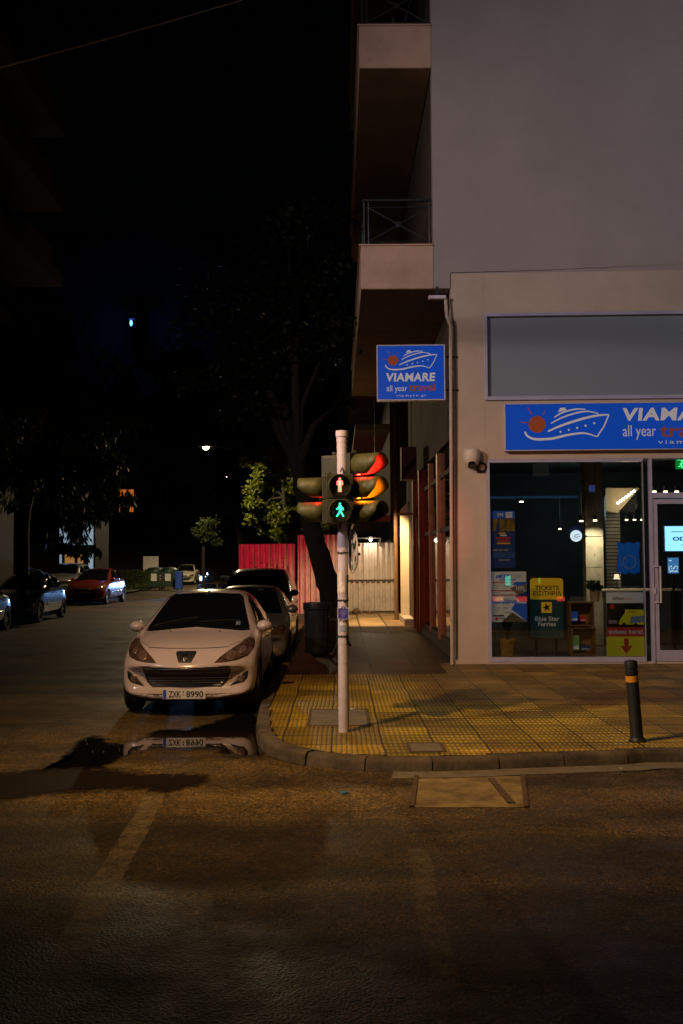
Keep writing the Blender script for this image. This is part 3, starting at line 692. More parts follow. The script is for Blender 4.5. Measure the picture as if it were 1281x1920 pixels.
# slatted timber wall right of the pillar and the sloping lit ceiling panel
q = MB(); su0, _ = F(1150, 1000, 4.2); su1, _ = F(1163, 1000, 4.2)
za = F(1150, 1180, 4.2)[1]; zc = F(1150, 930, 4.2)[1]
k = zc
while k > za: q.box(su0 - .15, su1, 4.2, 4.26, k - .065, k - .01, 0, iFM); k -= .075
q.box(su0 - .15, su1, 4.27, 4.3, za, zc, 1, iFM)
q.build('slatted_panel', [mat('pale_slats', (.45, .42, .36), .6, na=.15), M['black']], bld)
q = MB(); a = [F(1136, 915, 3.8), F(1200, 915, 3.8), F(1158, 962, 3.8), F(1136, 958, 3.8)]
q.prism(list(reversed(a)), 3.8, 3.84, 0, iFM); q.build('ceiling_panel', mat('beige_panel', (.45, .38, .25), .7, na=.15), bld)

def fbox(mb, px0, py0, px1, py1, v, t, m_=0):
    u0, z1 = F(px0, py0, v); u1, z0 = F(px1, py1, v); mb.box(u0, u1, v, v + t, z0, z1, m_, FM); return mb
EM = {'spot': emis('spot_bulb', (1, .78, .45), 14), 'cool': emis('cool_bulb', (.9, .95, 1), 10)}
def spot_thing(px, py, v, label, r=.035, light=0, tgt=None, group='small ceiling spots inside the shop'):
    u, z = F(px, py, v); t = fthing('ceiling_spot', label, 'ceiling lamp', u, v, z, group)
    MB().cyl((0, 0, .0), (0, 0, .09), r * 1.25, n=14).cyl((0, 0, .09), (0, 0, ZC - z), .006, n=6).build('housing', M['black'], t, smooth=True)
    MB().cyl((0, 0, -.02), (0, 0, .02), r, n=14).build('bulb', EM['spot'], t, smooth=True)
    if light:
        p = FM @ Vector((u, v, z - .05)); lamp('spot_light', 'SPOT', p, light, (1, .8, .5), .03, tgt or (p.x, p.y, 0), 112, .8)
pil = FM @ Vector(((cu0 + cu1) / 2, 3.2, 1.6))
spot_thing(1116, 975, 2.75, 'ceiling spot shining down the concrete pillar', light=90, tgt=tuple(pil))
spot_thing(1090, 976, 2.9, 'ceiling spot just left of the one over the concrete pillar', light=0)
spot_thing(978, 940, 3.5, 'lone ceiling spot high above the tall blue window poster', light=5)
spot_thing(1050, 991, 4.5, 'dim ceiling spot left of the round lit disc', .025)
for i, px in enumerate((1175, 1190, 1204)):
    spot_thing(px, 974, 4.8, ['ceiling spot above the blue bag, first from the slatted panel', 'middle ceiling spot of the three above the blue bag', 'ceiling spot above the blue bag, next to the window frame'][i], .028)
for i, px in enumerate((1227, 1248, 1269)):
    spot_thing(px, 921, 3.6, ['leftmost of the three bright spots seen through the pane over the door', 'middle of the three bright spots seen through the pane over the door', 'rightmost of the three bright spots seen through the pane over the door'][i], .04, light=10 if i == 1 else 0)
t = fthing('light_string', 'slanting row of small warm bulbs under the shop ceiling right of the pillar', 'string lights', *[F(1175, 935, 3.5)[0], 3.5, F(1175, 935, 3.5)[1]])
u0, z0 = F(1159, 943, 3.5); u1, z1 = F(1189, 921, 3.5); q = MB(); w_ = MB()
for i in range(7):
    a = i / 6; uu = u0 + (u1 - u0) * a - F(1175, 935, 3.5)[0]; z_ = z0 + (z1 - z0) * a - F(1175, 935, 3.5)[1]
    q.lathe([(0.001, -.03), (.02, -.02), (.028, 0), (.02, .02), (.001, .03)], 10, M=Matrix.Translation((uu, 0, z_)))
q.build('bulbs', EM['spot'], t, smooth=True)
w_.tube([(u0 - F(1175, 935, 3.5)[0], 0, z0 + .04 - F(1175, 935, 3.5)[1]), (u1 - F(1175, 935, 3.5)[0], 0, z1 + .04 - F(1175, 935, 3.5)[1])], .006, 6).build('cable', M['black'], t)
lamp('string_light', 'POINT', FM @ Vector((F(1175, 935, 3.5)[0], 3.3, F(1175, 935, 3.5)[1] - .1)), 10, (1, .78, .5), .2)

# ---------------------------------------------------------------- logo of the travel office
def ship_logo(mb, ox, oz, s_, y, m_w, m_o):       # pixel units of the drawing * s_
    def T(a): return (ox + (a[0] - 673) * s_, oz - (a[1] - 551) * s_)
    def C(pts, k=8): return [tuple(p)[:2] for p in catmull([Vector((*T(a), 0)) for a in pts], k)]
    def st(pts, ws):
        c = C(pts); n_ = len(c); mb.ribbon(c, [max(.4, ws[0] + (ws[1] - ws[0]) * math.sin(math.pi * (.15 + .8 * i / n_))) * s_ for i in range(n_)], y, m_w)
    st([(689, 578), (700, 596), (730, 607), (790, 605), (850, 592), (910, 586), (958, 600)], (2, 9))
    mb.ribbon([T((958, 600)), T((985, 560)), T((1003, 517))], 5 * s_, y - .0006, m_w)
    st([(775, 578), (830, 555), (900, 533), (960, 520), (1003, 517)], (3, 9))
    st([(787, 548), (830, 526), (880, 510), (925, 504), (965, 513)], (2, 6))
    st([(799, 526), (830, 508), (875, 496), (917, 496)], (2, 6))
    mb.prism([T(a) for a in ((814, 506), (846, 498), (840, 489), (822, 490))], y - .002, y, m_w)
    for a in ((822, 580), (853, 573), (884, 566), (916, 558), (948, 549)): mb.disc(*T(a), 4 * s_, y, 12, m_w)
    mb.disc(*T((735, 551)), 32 * s_, y, 32, m_o)
    for a, b2 in (((700, 486), (717, 514)), ((768, 497), (757, 516)), ((671, 542), (696, 545))): mb.ribbon([T(a), T(b2)], [2 * s_, 5 * s_], y, m_o)
# long fascia sign
pw = 109.0
W_ = 5.2; H_ = zs1 - zs0 - .02
sg = fthing('fascia_sign', 'long blue shop sign with white ship drawing above the shop window', 'shop sign', us0, -.005, zs0)
MB().box(.012, W_ - .012, -.13, 0, .012, H_ - .012).build('panel', M['blue_sign'], sg)
q = MB(); q.box(0, W_, -.14, 0, 0, .012).box(0, W_, -.14, 0, H_ - .012, H_).box(0, .012, -.14, 0, .012, H_ - .012).box(W_ - .012, W_, -.14, 0, .012, H_ - .012)
q.build('edge_trim', M['white_alu'], sg)
s_ = (F(1142, 800, -.13)[0] - F(976, 800, -.13)[0]) / (1003 - 673)
u, z = F(976, 796, -.13)
q = MB(); ship_logo(q, u - us0, z - zs0, s_, -.1302, 0, 1); q.build('logo_drawing', [M['white_letter'], M['orange_letter']], sg)
q = MB()
def ft(px, py, v=-.13): a = F(px, py, v); return a[0] - us0, a[1] - zs0
x, z = ft(1168, 788); q.text('VIAMARE', x, z, ft(1168, 765)[1] - z - .0, -.1305, 0, width=1.66, bold=.036, spacing=1.1, shear=.1); q.build('lettering', M['white_letter'], sg); q = MB()
x, z = ft(1168, 818); q.text('all year', x, z, .20, -.1305, 0, width=.56); q.build('lettering', M['white_letter'], sg); q = MB()
x2, _ = ft(1237, 820); q.text('travel', x2, z - .01, .22, -.1305, 0, width=.95, bold=.018); q.build('lettering', M['orange_letter'], sg); q = MB()
x, z = ft(1234, 832); q.text('viamare.gr', x, z, .07, -.1305, 0, width=1.1, spacing=1.3)
q.build('lettering', [M['white_letter'], M['orange_letter']], sg)
# projecting square sign
YS = 16.95
pA = at(707, 751, YS); pB = at(834, 646, YS); cx = (pA.x + pB.x) / 2; sw = pB.x - pA.x; sh = pB.z - pA.z
ps = thing('projecting_sign', 'square blue lightbox sign with ship drawing sticking out from the corner', 'shop sign', (cx, YS, pA.z), R(-1.5))
MB().box(-sw / 2 + .015, sw / 2 - .015, 0.0, .16, .015, sh - .015).build('panel', M['blue_sign'], ps)
q = MB()
for y0, y1 in ((-.008, .168),):
    q.box(-sw / 2, sw / 2, y0, y1, 0, .018).box(-sw / 2, sw / 2, y0, y1, sh - .018, sh).box(-sw / 2, -sw / 2 + .018, y0, y1, .018, sh - .018).box(sw / 2 - .018, sw / 2, y0, y1, .018, sh - .018)
q.build('edge_trim', M['white_alu'], ps)
q = MB(); q.tube([(sw / 2, .1, sh * .8), (sw / 2 + .30, .2, sh * .8)], .018, 8); q.build('bracket', M['rail'], ps); q = MB(); q.tube([(sw / 2, .1, sh * .2), (sw / 2 + .30, .2, sh * .2)], .018, 8); q.build('bracket', M['rail'], ps)
q = MB(); s2 = sw / (390 - 132)
def T2(a, b2): return -sw / 2 + (a - 132) * s2, sh - (b2 - 248) * s2 * (sh / (215 * s2))
ox, oz = T2(155, 308)
ship_logo(q, ox, oz, s2 * (360 - 155) / 330.0, -.0005, 0, 1); q.build('logo', [M['white_letter'], M['orange_letter']], ps)
q = MB(); x, z = T2(168, 388); q.text('VIAMARE', x, z, 31 * s2, -.0008, 0, width=185 * s2, bold=.036, spacing=1.1, shear=.1); q.build('lettering', M['white_letter'], ps); q = MB()
x, z = T2(169, 427); q.text('all year', x, z, 24 * s2, -.0008, 0, width=78 * s2); q.build('lettering', M['white_letter'], ps); q = MB()
x, z = T2(253, 426); q.text('travel', x, z, 29 * s2, -.0008, 0, width=100 * s2, bold=.02); q.build('lettering', M['orange_letter'], ps); q = MB()
x, z = T2(205, 448); q.text('viamare.gr', x, z, 9 * s2, -.0008, 0, width=114 * s2, spacing=1.3)
q.build('lettering', [M['white_letter'], M['orange_letter']], ps)
# wall floodlight under the balcony and CCTV camera
p = at(820, 558, 17.0); t = thing('soffit_lamp', 'unlit narrow lamp fixed under the balcony next to the drainpipe', 'lamp', p)
MB().box(-.15, .15, -.06, .06, -.03, .03).build('casing', M['pole'], t, bevel=.01); MB().box(-.02, .02, -.02, .02, .03, zb2 - p.z).build('bracket', M['rail'], t)
u, z = F(884, 858, -.12); t = fthing('security_camera', 'beige dome security camera on the pier left of the shop window', 'camera', u, -.13, z)
q = MB(); q.lathe([(.001, .17), (.09, .165), (.135, .13), (.15, .06), (.15, -.02), (.12, -.11), (.08, -.15), (.001, -.155)], 24, M=Matrix.Rotation(R(8), 4, 'X')); q.box(-.1, .1, .05, .12, -.1, .12)
q.build('housing', mat('camera_plastic', (.72, .62, .5), .5, na=.08), t, smooth=True)
MB().cyl((0, -.06, -.10), (0, -.10, -.16), .07, n=20).build('lens', M['glass_dark'], t, smooth=True)
u2, z2 = F(904, 876, -.06); q = MB()
for k in range(4): 
    rr = .085 - k * .008
    q.tube([(u2 - u + rr * math.cos(a_), .09 + .01 * k, z2 - z + rr * math.sin(a_)) for a_ in [i * math.pi / 10 for i in range(21)]], .008, 6)
q.tube([(.09, .08, .05), (.15, .08, 0), (.16, .09, -.08)], .008, 6)
q.build('cable_coil', M['rubber'], t)
# ---------------------------------------------------------------- things in the shop window
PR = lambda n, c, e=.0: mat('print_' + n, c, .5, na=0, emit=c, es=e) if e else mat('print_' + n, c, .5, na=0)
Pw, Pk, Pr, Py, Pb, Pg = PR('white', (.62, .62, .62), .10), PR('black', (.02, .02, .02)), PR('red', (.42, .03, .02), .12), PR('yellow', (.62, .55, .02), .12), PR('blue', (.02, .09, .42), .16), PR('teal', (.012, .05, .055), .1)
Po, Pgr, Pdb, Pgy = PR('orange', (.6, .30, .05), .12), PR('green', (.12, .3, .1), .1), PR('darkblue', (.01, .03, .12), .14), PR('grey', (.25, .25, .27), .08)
Pyo = PR('ochre', (.75, .45, .02), .16)
class Sheet:      # flat printed sheet: coordinates are photo pixels, mapped onto a plane v metres behind the shop front
    def __init__(s, name, label, cat, px0, py0, px1, py1, v, base, group=None, t=.012):
        s.v = v; s.u, s.z = F((px0 + px1) / 2, py1, v); s.o = fthing(name, label, cat, s.u, v, s.z, group)
        s.m = MB(); s.ms = [base]; a = s.p(px0, py0); b_ = s.p(px1, py1)
        s.m.box(a[0], b_[0], 0, t, b_[1], a[1], 0); s.base = s.m; s.m = MB(); s.q = []; s.k = 1
        s.bm = base
    def p(s, px, py): a = F(px, py, s.v); return a[0] - s.u, a[1] - s.z
    def mi(s, m_):
        if m_ not in s.q: s.q.append(m_)
        return s.q.index(m_)
    def y(s): s.k += 1; return -.0008 * s.k
    def rect(s, x0, y0, x1, y1, m_): a = s.p(x0, y0); b_ = s.p(x1, y1); s.m.rect(a[0], b_[0], b_[1], a[1], s.y(), s.mi(m_), .001)
    def poly(s, pts, m_):
        P_ = [s.p(*a) for a in pts]; ar = sum(P_[i][0] * P_[(i + 1) % len(P_)][1] - P_[(i + 1) % len(P_)][0] * P_[i][1] for i in range(len(P_)))
        if ar < 0: P_.reverse()
        y = s.y(); s.m.prism(P_, y - .001, y, s.mi(m_))
    def disc(s, x, y, r, m_): a = s.p(x, y); s.m.disc(a[0], a[1], r * 1.0 / 109 * (17.1 + s.v) / 17.1, s.y(), 24, s.mi(m_), t=.001)
    def text(s, body, x, y, hpx, wpx, m_, **k):
        a = s.p(x, y); sc_ = (17.1 + s.v) / FPX
        s.m.text(body, a[0], a[1], hpx * sc_, s.y(), s.mi(m_), width=wpx * sc_, t=.001, **k)
    def done(s, pname='panel', prn='print'):
        s.base.build(pname, s.bm, s.o)
        if s.m.v: s.m.build(prn, s.q, s.o)
        return s.o
# tall blue poster
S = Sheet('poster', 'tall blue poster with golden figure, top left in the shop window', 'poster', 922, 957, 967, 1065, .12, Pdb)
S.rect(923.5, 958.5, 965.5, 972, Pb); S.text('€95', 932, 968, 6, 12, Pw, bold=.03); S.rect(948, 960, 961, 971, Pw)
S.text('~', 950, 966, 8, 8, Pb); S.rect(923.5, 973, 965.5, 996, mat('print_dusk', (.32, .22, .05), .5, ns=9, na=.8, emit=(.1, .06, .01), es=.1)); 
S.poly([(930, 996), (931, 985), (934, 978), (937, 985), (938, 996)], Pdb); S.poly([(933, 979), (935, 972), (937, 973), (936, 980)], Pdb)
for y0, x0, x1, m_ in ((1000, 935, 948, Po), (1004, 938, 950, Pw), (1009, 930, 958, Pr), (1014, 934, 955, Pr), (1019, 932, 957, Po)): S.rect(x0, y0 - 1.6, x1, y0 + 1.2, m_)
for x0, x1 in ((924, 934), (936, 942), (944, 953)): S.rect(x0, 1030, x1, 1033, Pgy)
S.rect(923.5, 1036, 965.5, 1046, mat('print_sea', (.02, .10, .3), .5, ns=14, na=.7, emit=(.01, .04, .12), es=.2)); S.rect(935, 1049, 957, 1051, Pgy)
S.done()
# tour price list
S = Sheet('poster', 'white tour price list with red and blue bars, lower left in the window', 'poster', 921, 1072, 988, 1166, .14, Pw)
S.text('KEY', 937, 1084, 7, 20, Pb, bold=.05, shear=.2); S.text('TOURS', 958, 1084, 7, 23, Pgy, bold=.0, shear=.2); S.poly([(929, 1084), (932, 1078), (935, 1078), (932, 1084)], Pb); S.poly([(933, 1084), (936, 1078), (939, 1078), (936, 1084)], Pb)
S.rect(937, 1086.5, 967, 1088, Pb)
for y0, m_ in ((1091, Pr), (1107, Pr), (1115, Pr), (1126, Pb), (1129, Pb)): S.rect(922, y0, 962 if y0 < 1110 else 970, y0 + 1.6, m_)
for k in range(14):
    y0 = 1094 + k * 4.1; S.rect(924, y0, 924 + 8 + (k * 5) % 7, y0 + .9, Pgy)
    if k % 2: S.rect(943, y0, 943 + 9 + (k * 3) % 8, y0 + .9, Pgy)
S.poly([(988, 1090), (956, 1103), (972, 1116), (988, 1103)], mat('print_temple', (.33, .30, .26), .5, ns=20, na=.7)); S.poly([(988, 1091), (966, 1091), (960, 1096), (975, 1098), (988, 1094)], Pb)
for i in range(5): S.rect(968 + i * 3.2, 1099, 969.5 + i * 3.2, 1107, Pw)
S.poly([(988, 1107), (966, 1118), (974, 1127), (988, 1127)], Pdb); S.poly([(988, 1131), (966, 1131), (958, 1142), (972, 1152), (988, 1166)], Pb); S.poly([(988, 1166), (960, 1148), (940, 1166)], mat('print_rock', (.2, .2, .2), .5, ns=15, na=.6))
S.rect(924, 1153, 945, 1155.5, Pk); S.disc(931, 1160, 3.2, Pr); S.rect(936, 1158, 948, 1161, Pgy)
S.done()
# ferry ticket board on its stand
S = Sheet('ticket_sign', 'dark ticket board with rounded yellow header standing behind the window', 'sign', 992, 1082, 1058, 1198, .75, Pk, t=.06)
a, b_ = S.p(0, 1092), None
def rrect(x0, y0, x1, y1, r, m_):
    pts = []
    for cx_, cy_, a0 in ((x1 - r, y1 - r, 0), (x0 + r, y1 - r, 90), (x0 + r, y0 + r, 180), (x1 - r, y0 + r, 270)):
        for k in range(5): t_ = R(a0 + k * 22.5); pts.append((cx_ + r * math.cos(t_), cy_ + r * math.sin(t_)))
    S.poly(pts, m_)
rrect(994, 1084, 1056, 1196, 6, Pg); rrect(994, 1084, 1056, 1124, 6, Pyo); S.rect(994, 1110, 1056, 1123, Pyo)
S.text('TICKETS', 1003.5, 1106, 8, 44, Pk, bold=.025); S.text('ΕΙΣΙΤΗΡΙΑ', 1000, 1116.5, 8, 52, Pk, bold=.022)
S.rect(1015, 1129, 1035, 1149, Pyo)
S.poly([(1025 + (8.5 if i % 2 == 0 else 3.4) * math.sin(i * math.pi / 5 - .2), 1139 - (8.5 if i % 2 == 0 else 3.4) * math.cos(i * math.pi / 5 - .2)) for i in range(10)], Pk)
S.text('Blue Star', 1003.5, 1164, 8.5, 45, Pw, bold=.015); S.text('Ferries', 1009, 1174, 8.5, 33, Pw, bold=.015)
o = S.done(); q = MB(); z_ = S.z - ZF
q.box(-.2, -.16, .01, .05, -z_, 0).box(.16, .2, .01, .05, -z_, 0).box(-.22, .22, -.12, .2, -z_ - .0, -z_ + .03); q.build('stand', M['black'], o)
# tickets here poster
S = Sheet('poster', 'poster with yellow bus, red band and big red down arrow', 'poster', 1136, 1110, 1209, 1231, .16, Pgy)
S.rect(1137, 1111, 1209, 1131, Pw); S.text('Athens', 1147, 1125, 7, 22, Pk, shear=.3, bold=.02); S.text('Attica', 1168, 1125, 5, 18, Pr)
S.rect(1137, 1131, 1209, 1177, mat('print_city', (.055, .06, .055), .5, ns=16, na=.8)); S.disc(1148, 1137, 4.5, Pr)
S.poly([(1160, 1171), (1163, 1161), (1170, 1151), (1178, 1144), (1209, 1146), (1209, 1171), (1180, 1171)], Py); S.poly([(1180, 1169), (1184, 1156), (1209, 1154), (1209, 1166)], PR('glassy', (.1, .13, .16), .2))
S.rect(1172, 1143, 1207, 1150, Py); S.text('Athens', 1178, 1149, 4.5, 14, Pk, shear=.2)
S.disc(1170, 1170, 3, Pk); S.disc(1192, 1171, 3, Pk); S.rect(1141, 1163, 1158, 1169, Pgy); S.text('11-11', 1142, 1168, 4, 15, Pr)
S.rect(1137, 1176, 1209, 1194, Pr); S.text('tickets here!', 1141, 1188, 8, 63, Pw, bold=.015)
S.rect(1137, 1194, 1209, 1230, Py); S.rect(1170, 1197, 1179, 1213, Pr); S.poly([(1163, 1211), (1186, 1211), (1174.5, 1226)], Pr)
S.done()
# blue bag, round disc light, monitor, tablet
def hollow(name, label, cat, px, py, v, group=None): u, z = F(px, py, v); return fthing(name, label, cat, u, v, z, group), (17.1 + v) / FPX
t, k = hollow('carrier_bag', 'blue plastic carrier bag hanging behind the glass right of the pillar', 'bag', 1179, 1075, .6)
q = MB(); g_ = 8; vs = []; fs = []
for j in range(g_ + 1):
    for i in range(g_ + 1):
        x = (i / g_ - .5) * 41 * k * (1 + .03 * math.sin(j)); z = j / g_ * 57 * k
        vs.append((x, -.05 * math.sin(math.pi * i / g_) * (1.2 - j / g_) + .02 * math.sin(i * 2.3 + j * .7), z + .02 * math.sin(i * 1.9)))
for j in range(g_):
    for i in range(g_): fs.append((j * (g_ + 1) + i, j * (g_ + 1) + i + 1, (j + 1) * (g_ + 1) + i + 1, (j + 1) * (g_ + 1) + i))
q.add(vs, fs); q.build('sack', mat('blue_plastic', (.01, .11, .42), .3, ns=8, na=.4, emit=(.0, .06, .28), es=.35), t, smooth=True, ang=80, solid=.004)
q = MB(); q.lathe([(.105, -.004), (.12, -.004), (.12, .002), (.105, .002), (.105, -.004)], 28, M=Matrix.Translation((0, -.075, .2)) @ Matrix.Rotation(R(90), 4, 'X')); q.build('emblem', Pgy, t)
q = MB(); q.tube([(-.1, 0, 57 * k), (-.09, 0, 57 * k + .12), (0, 0, 57 * k + .17), (.09, 0, 57 * k + .12), (.1, 0, 57 * k)], .01, 6); q.build('strap', M['black'], t)
t, k = hollow('round_light', 'round white lit disc with a blue mark behind the glass', 'lit sign', 1079, 1005, 1.2)
q = MB(); q.disc(0, .07, 11.5 * k, -.0, 32, 0, rz=12 * k, t=.05); q.build('backing', Pdb, t)
q = MB(); q.disc(0, 0, 10.6 * k, -.055, 40, 0, t=.03); q.build('disc', emis('disc_white', (.75, .9, 1), 1.1), t)
q = MB(); q.ribbon([(-.05, 0), (-.02, -.02), (.03, -.02), (.07, .0)], .012, -.087).ribbon([(-.03, .01), (.02, .025), (.05, .03)], .012, -.087).rect(-.06, .05, -.055, -.048, -.087); q.build('emblem', Pb, t)
q = MB(); q.tube([(.11, -.03, 0), (.2, -.03, 0), (.2, .4, 0)], .012, 6); q.build('arm', M['chrome'], t)
t, k = hollow('monitor', 'bright pale blue screen hanging behind the door glass', 'monitor', 1272, 1033, 1.8)
wd = 52 * k * 1.6; hh = 46 * k; x0 = -24 * k
MB().box(x0 - .02, x0 + wd + .02, .005, .06, -.02, hh + .02).build('casing', M['black'], t)
MB().box(x0, x0 + wd, -.002, .004, 0, hh).build('screen', mat('screen_blue', (0, 0, 0), .3, ns=2.2, na=0, emit=(.30, .72, 1), es=1.6), t)
q = MB(); q.text('ODYSSEY', x0 + .14, hh * .42, 7 * k, -.004, 0, width=wd * .8, bold=.05).text('OTELS', x0 + .3, hh * .2, 4 * k, -.004, 0, width=wd * .3).rect(x0 + .12, x0 + wd * .7, hh * .76, hh * .79, -.004); q.build('lettering', emis('screen_ink', (.0, .18, .5), .5), t)
MB().cyl((x0 + wd / 2, .03, hh), (x0 + wd / 2, .03, ZC - (t.location.z)), .02, n=8).build('hanger', M['black'], t)
lamp('monitor_light', 'POINT', t.location + Vector((.2, -.25, .2)), 2.0, (.5, .8, 1), .2)
t, k = hollow('tablet', 'small blue lit tablet screen below the bright monitor', 'tablet', 1263, 1076, 1.6)
MB().box(-11 * k, 11 * k, .004, .03, 0, 31 * k).build('casing', M['black'], t); q = MB(); q.box(-10 * k, 10 * k, -.002, .003, 1 * k, 30 * k); q.build('screen', mat('tablet_face', (0, 0, 0), .3, na=0, emit=(.05, .18, .42), es=1.0), t)
random.seed(5); q = MB()
for i in range(26): a, b_ = random.uniform(-9, 7) * k, random.uniform(2, 14) * k; q.rect(a, a + 2 * k, b_, b_ + 1.5 * k, -.003)
q.rect(-8 * k, -3 * k, 24 * k, 26 * k, -.003); q.build('lettering', emis('tablet_ink', (.6, .85, 1), 1.0), t)
MB().box(-.02, .02, .005, .03, -(t.location.z - ZF), 0).build('stand', M['black'], t)
# emergency exit sign at the right edge
t, k = hollow('exit_sign', 'small green lit emergency exit sign above the door at the right edge', 'exit sign', 1281, 879, .9)
MB().box(-12 * k, 14 * k, 0, .06, 0, 18 * k).build('casing', emis('exit_green', (.0, .55, .08), .35), t)
q = MB(); q.disc(-2 * k, 14.5 * k, 1.6 * k, -.001, 12); q.ribbon([(-2 * k, 12 * k), (-3.5 * k, 7 * k), (-1 * k, 4 * k), (-3 * k, 1.5 * k)], 2 * k, -.001); q.ribbon([(-3.5 * k, 7 * k), (-6 * k, 4.5 * k), (-8.5 * k, 4 * k)], 1.8 * k, -.001); q.ribbon([(-6 * k, 9 * k), (-2.5 * k, 11 * k), (1 * k, 9 * k), (3.5 * k, 11 * k)], 1.6 * k, -.001)
q.ribbon([(-11 * k, 16.5 * k), (13 * k, 16.5 * k)], 1.0 * k, -.001); q.build('symbol', emis('exit_white', (.1, 1, .3), 1.8), t)
# display boxes, brochures, plants
def crate(px0, py0, px1, py1, v, label):
    u0, z1 = F(px0, py0, v); u1, z0 = F(px1, py1, v); w_ = u1 - u0; h_ = z1 - z0
    t = fthing('display_box', label, 'shelf', (u0 + u1) / 2, v, z0, 'wooden display boxes stacked in the window')
    q = MB(); a = w_ / 2; T_ = .022
    q.box(-a, a, 0, .4, 0, T_).box(-a, a, 0, .4, h_ - T_, h_).box(-a, -a + T_, 0, .4, T_, h_ - T_).box(a - T_, a, 0, .4, T_, h_ - T_).box(-a + T_, a - T_, .385, .4, T_, h_ - T_, 0)
    q.build('carcass', mat('birch_ply', (.30, .21, .11), .6, ns=3, na=.25), t); return t
crate(1072, 1177, 1119, 1229, .55, 'lower open birch display box standing on the shop floor')
crate(1069, 1129, 1115, 1174, .55, 'upper open birch display box with brochures')
MB_ = MB(); 
def broch(px, py, w_, h_, m_, label, v=.62):
    u, z = F(px, py, v); t = fthing('brochure', label, 'brochure', u, v, z); k = (17.1 + v) / FPX
    MB().box(-w_ / 2 * k, w_ / 2 * k, 0, .02, 0, h_ * k).build('cover', m_, t)
    MB().rect(-w_ / 2 * k + .01, w_ / 2 * k - .01, .015, h_ * k * .3, -.001).build('print', Pw, t)
broch(1078, 1165, 12, 18, Pb, 'blue brochure standing in the upper display box')
broch(1094, 1165, 11, 10, Pr, 'small red and white leaflet stack in the upper display box')
broch(1080, 1219, 13, 27, Pgr, 'green and white brochure standing in the lower display box')
broch(1098, 1219, 16, 9, Pdb, 'dark blue pack lying in the lower display box')
def pot(px, py0, py1, wpx, v, label, m_, bands=0):
    u, z = F(px, py1, v); t = fthing('plant_pot', label, 'pot', u, v, z); k = (17.1 + v) / FPX; h_ = (py1 - py0) * k; r = wpx / 2 * k
    pr = [(.001, 0)] + [(r * (.8 + .2 * i / 12) + (.008 * (i % 2) if bands else 0), h_ * i / 12) for i in range(13)] + [(r * .9, h_), (r * .85, h_ * .85), (.001, h_ * .85)]
    MB().lathe(pr, 24).build('pot', m_, t, smooth=True, ang=60); return t, h_, r, k
def leafy(t, z0, r, h_, n_, m_, name='leaves', s_=.05):
    q = MB(); random.seed(n_)
    for i in range(n_):
        a = random.uniform(0, 6.28); d = random.uniform(0, r); zz = z0 + random.random() * h_; s2 = s_ * random.uniform(.6, 1.3)
        b_ = Vector((d * math.cos(a), d * math.sin(a), zz)); dr = Vector((math.cos(a) * .7, math.sin(a) * .7, random.uniform(.1, 1))).normalized(); sd = dr.orthogonal().normalized() * s2 * .3
        q.add([b_, b_ + dr * s2 * .5 + sd, b_ + dr * s2, b_ + dr * s2 * .5 - sd], [(0, 1, 2, 3)])
    q.build(name, m_, t)
LEAFI = mat('house_leaf', (.04, .10, .03), .5, na=.3)
t, h_, r, k = pot(952, 1198, 1230, 34, .45, 'woven straw basket pot at the left foot of the window', mat('woven_straw', (.36, .25, .09), .85, ns=30, na=.5, bump=.6, bs=60), 1)
q = MB(); 
for i in range(9):
    a = i * .7; q.tube([(0, 0, h_ * .8), (.05 * math.cos(a), .05 * math.sin(a), h_ * 1.6), (.16 * math.cos(a), .12 * math.sin(a), h_ * (2.6 + .2 * (i % 3)))], [.012, .02, .004], 5)
q.build('leaves', mat('dark_leaf', (.012, .02, .012), .6, na=.2), t)
t, h_, r, k = pot(1116, 1108, 1128, 20, .7, 'small pale pot with a green plant on top of the display boxes', mat('pale_ceramic', (.42, .36, .26), .6, na=.1))
leafy(t, h_ * .9, r * .9, .16, 120, LEAFI, s_=.09)
MB().box(-.1, .1, -.12, .16, -.02, 0).build('saucer', mat('birch_ply', (0, 0, 0)), t) if False else None

# ---------------------------------------------------------------- pedestrian and traffic signals
MG = {k: v for k, v in dict(
    red=emis('lens_red', (1, .02, .01), 80), amber=emis('lens_amber', (1, .20, .004), 60), off=mat('lens_off', (.02, .022, .02), .15, na=0),
    man_red=emis('man_red', (1, .16, .10), 5.5), man_red_halo=emis('man_red_edge', (1, .01, .004), 1.3), man_green=emis('man_green', (.05, 1, .42), 2.6), man_green_halo=emis('man_green_edge', (.0, .42, .22), .55)).items()}
def man_standing(q, s_, m_, y, g=0):
    q.disc(0, .066 * s_, .009 * s_ + g, y, 14, m_)
    q.prism([(-.013 * s_ - g, -.0 - g), (.013 * s_ + g, 0 - g), (.015 * s_ + g, .05 * s_ + g), (-.015 * s_ - g, .05 * s_ + g)], y - .002, y, m_)
    for sg_ in (-1, 1):
        q.ribbon([(sg_ * .018 * s_, .048 * s_), (sg_ * .024 * s_, .035 * s_), (sg_ * .024 * s_, .008 * s_)], .0065 * s_ + g * 2, y - .0003, m_)
        q.ribbon([(sg_ * .008 * s_, .0 * s_), (sg_ * .009 * s_, -.055 * s_)], .010 * s_ + g * 2, y, m_)
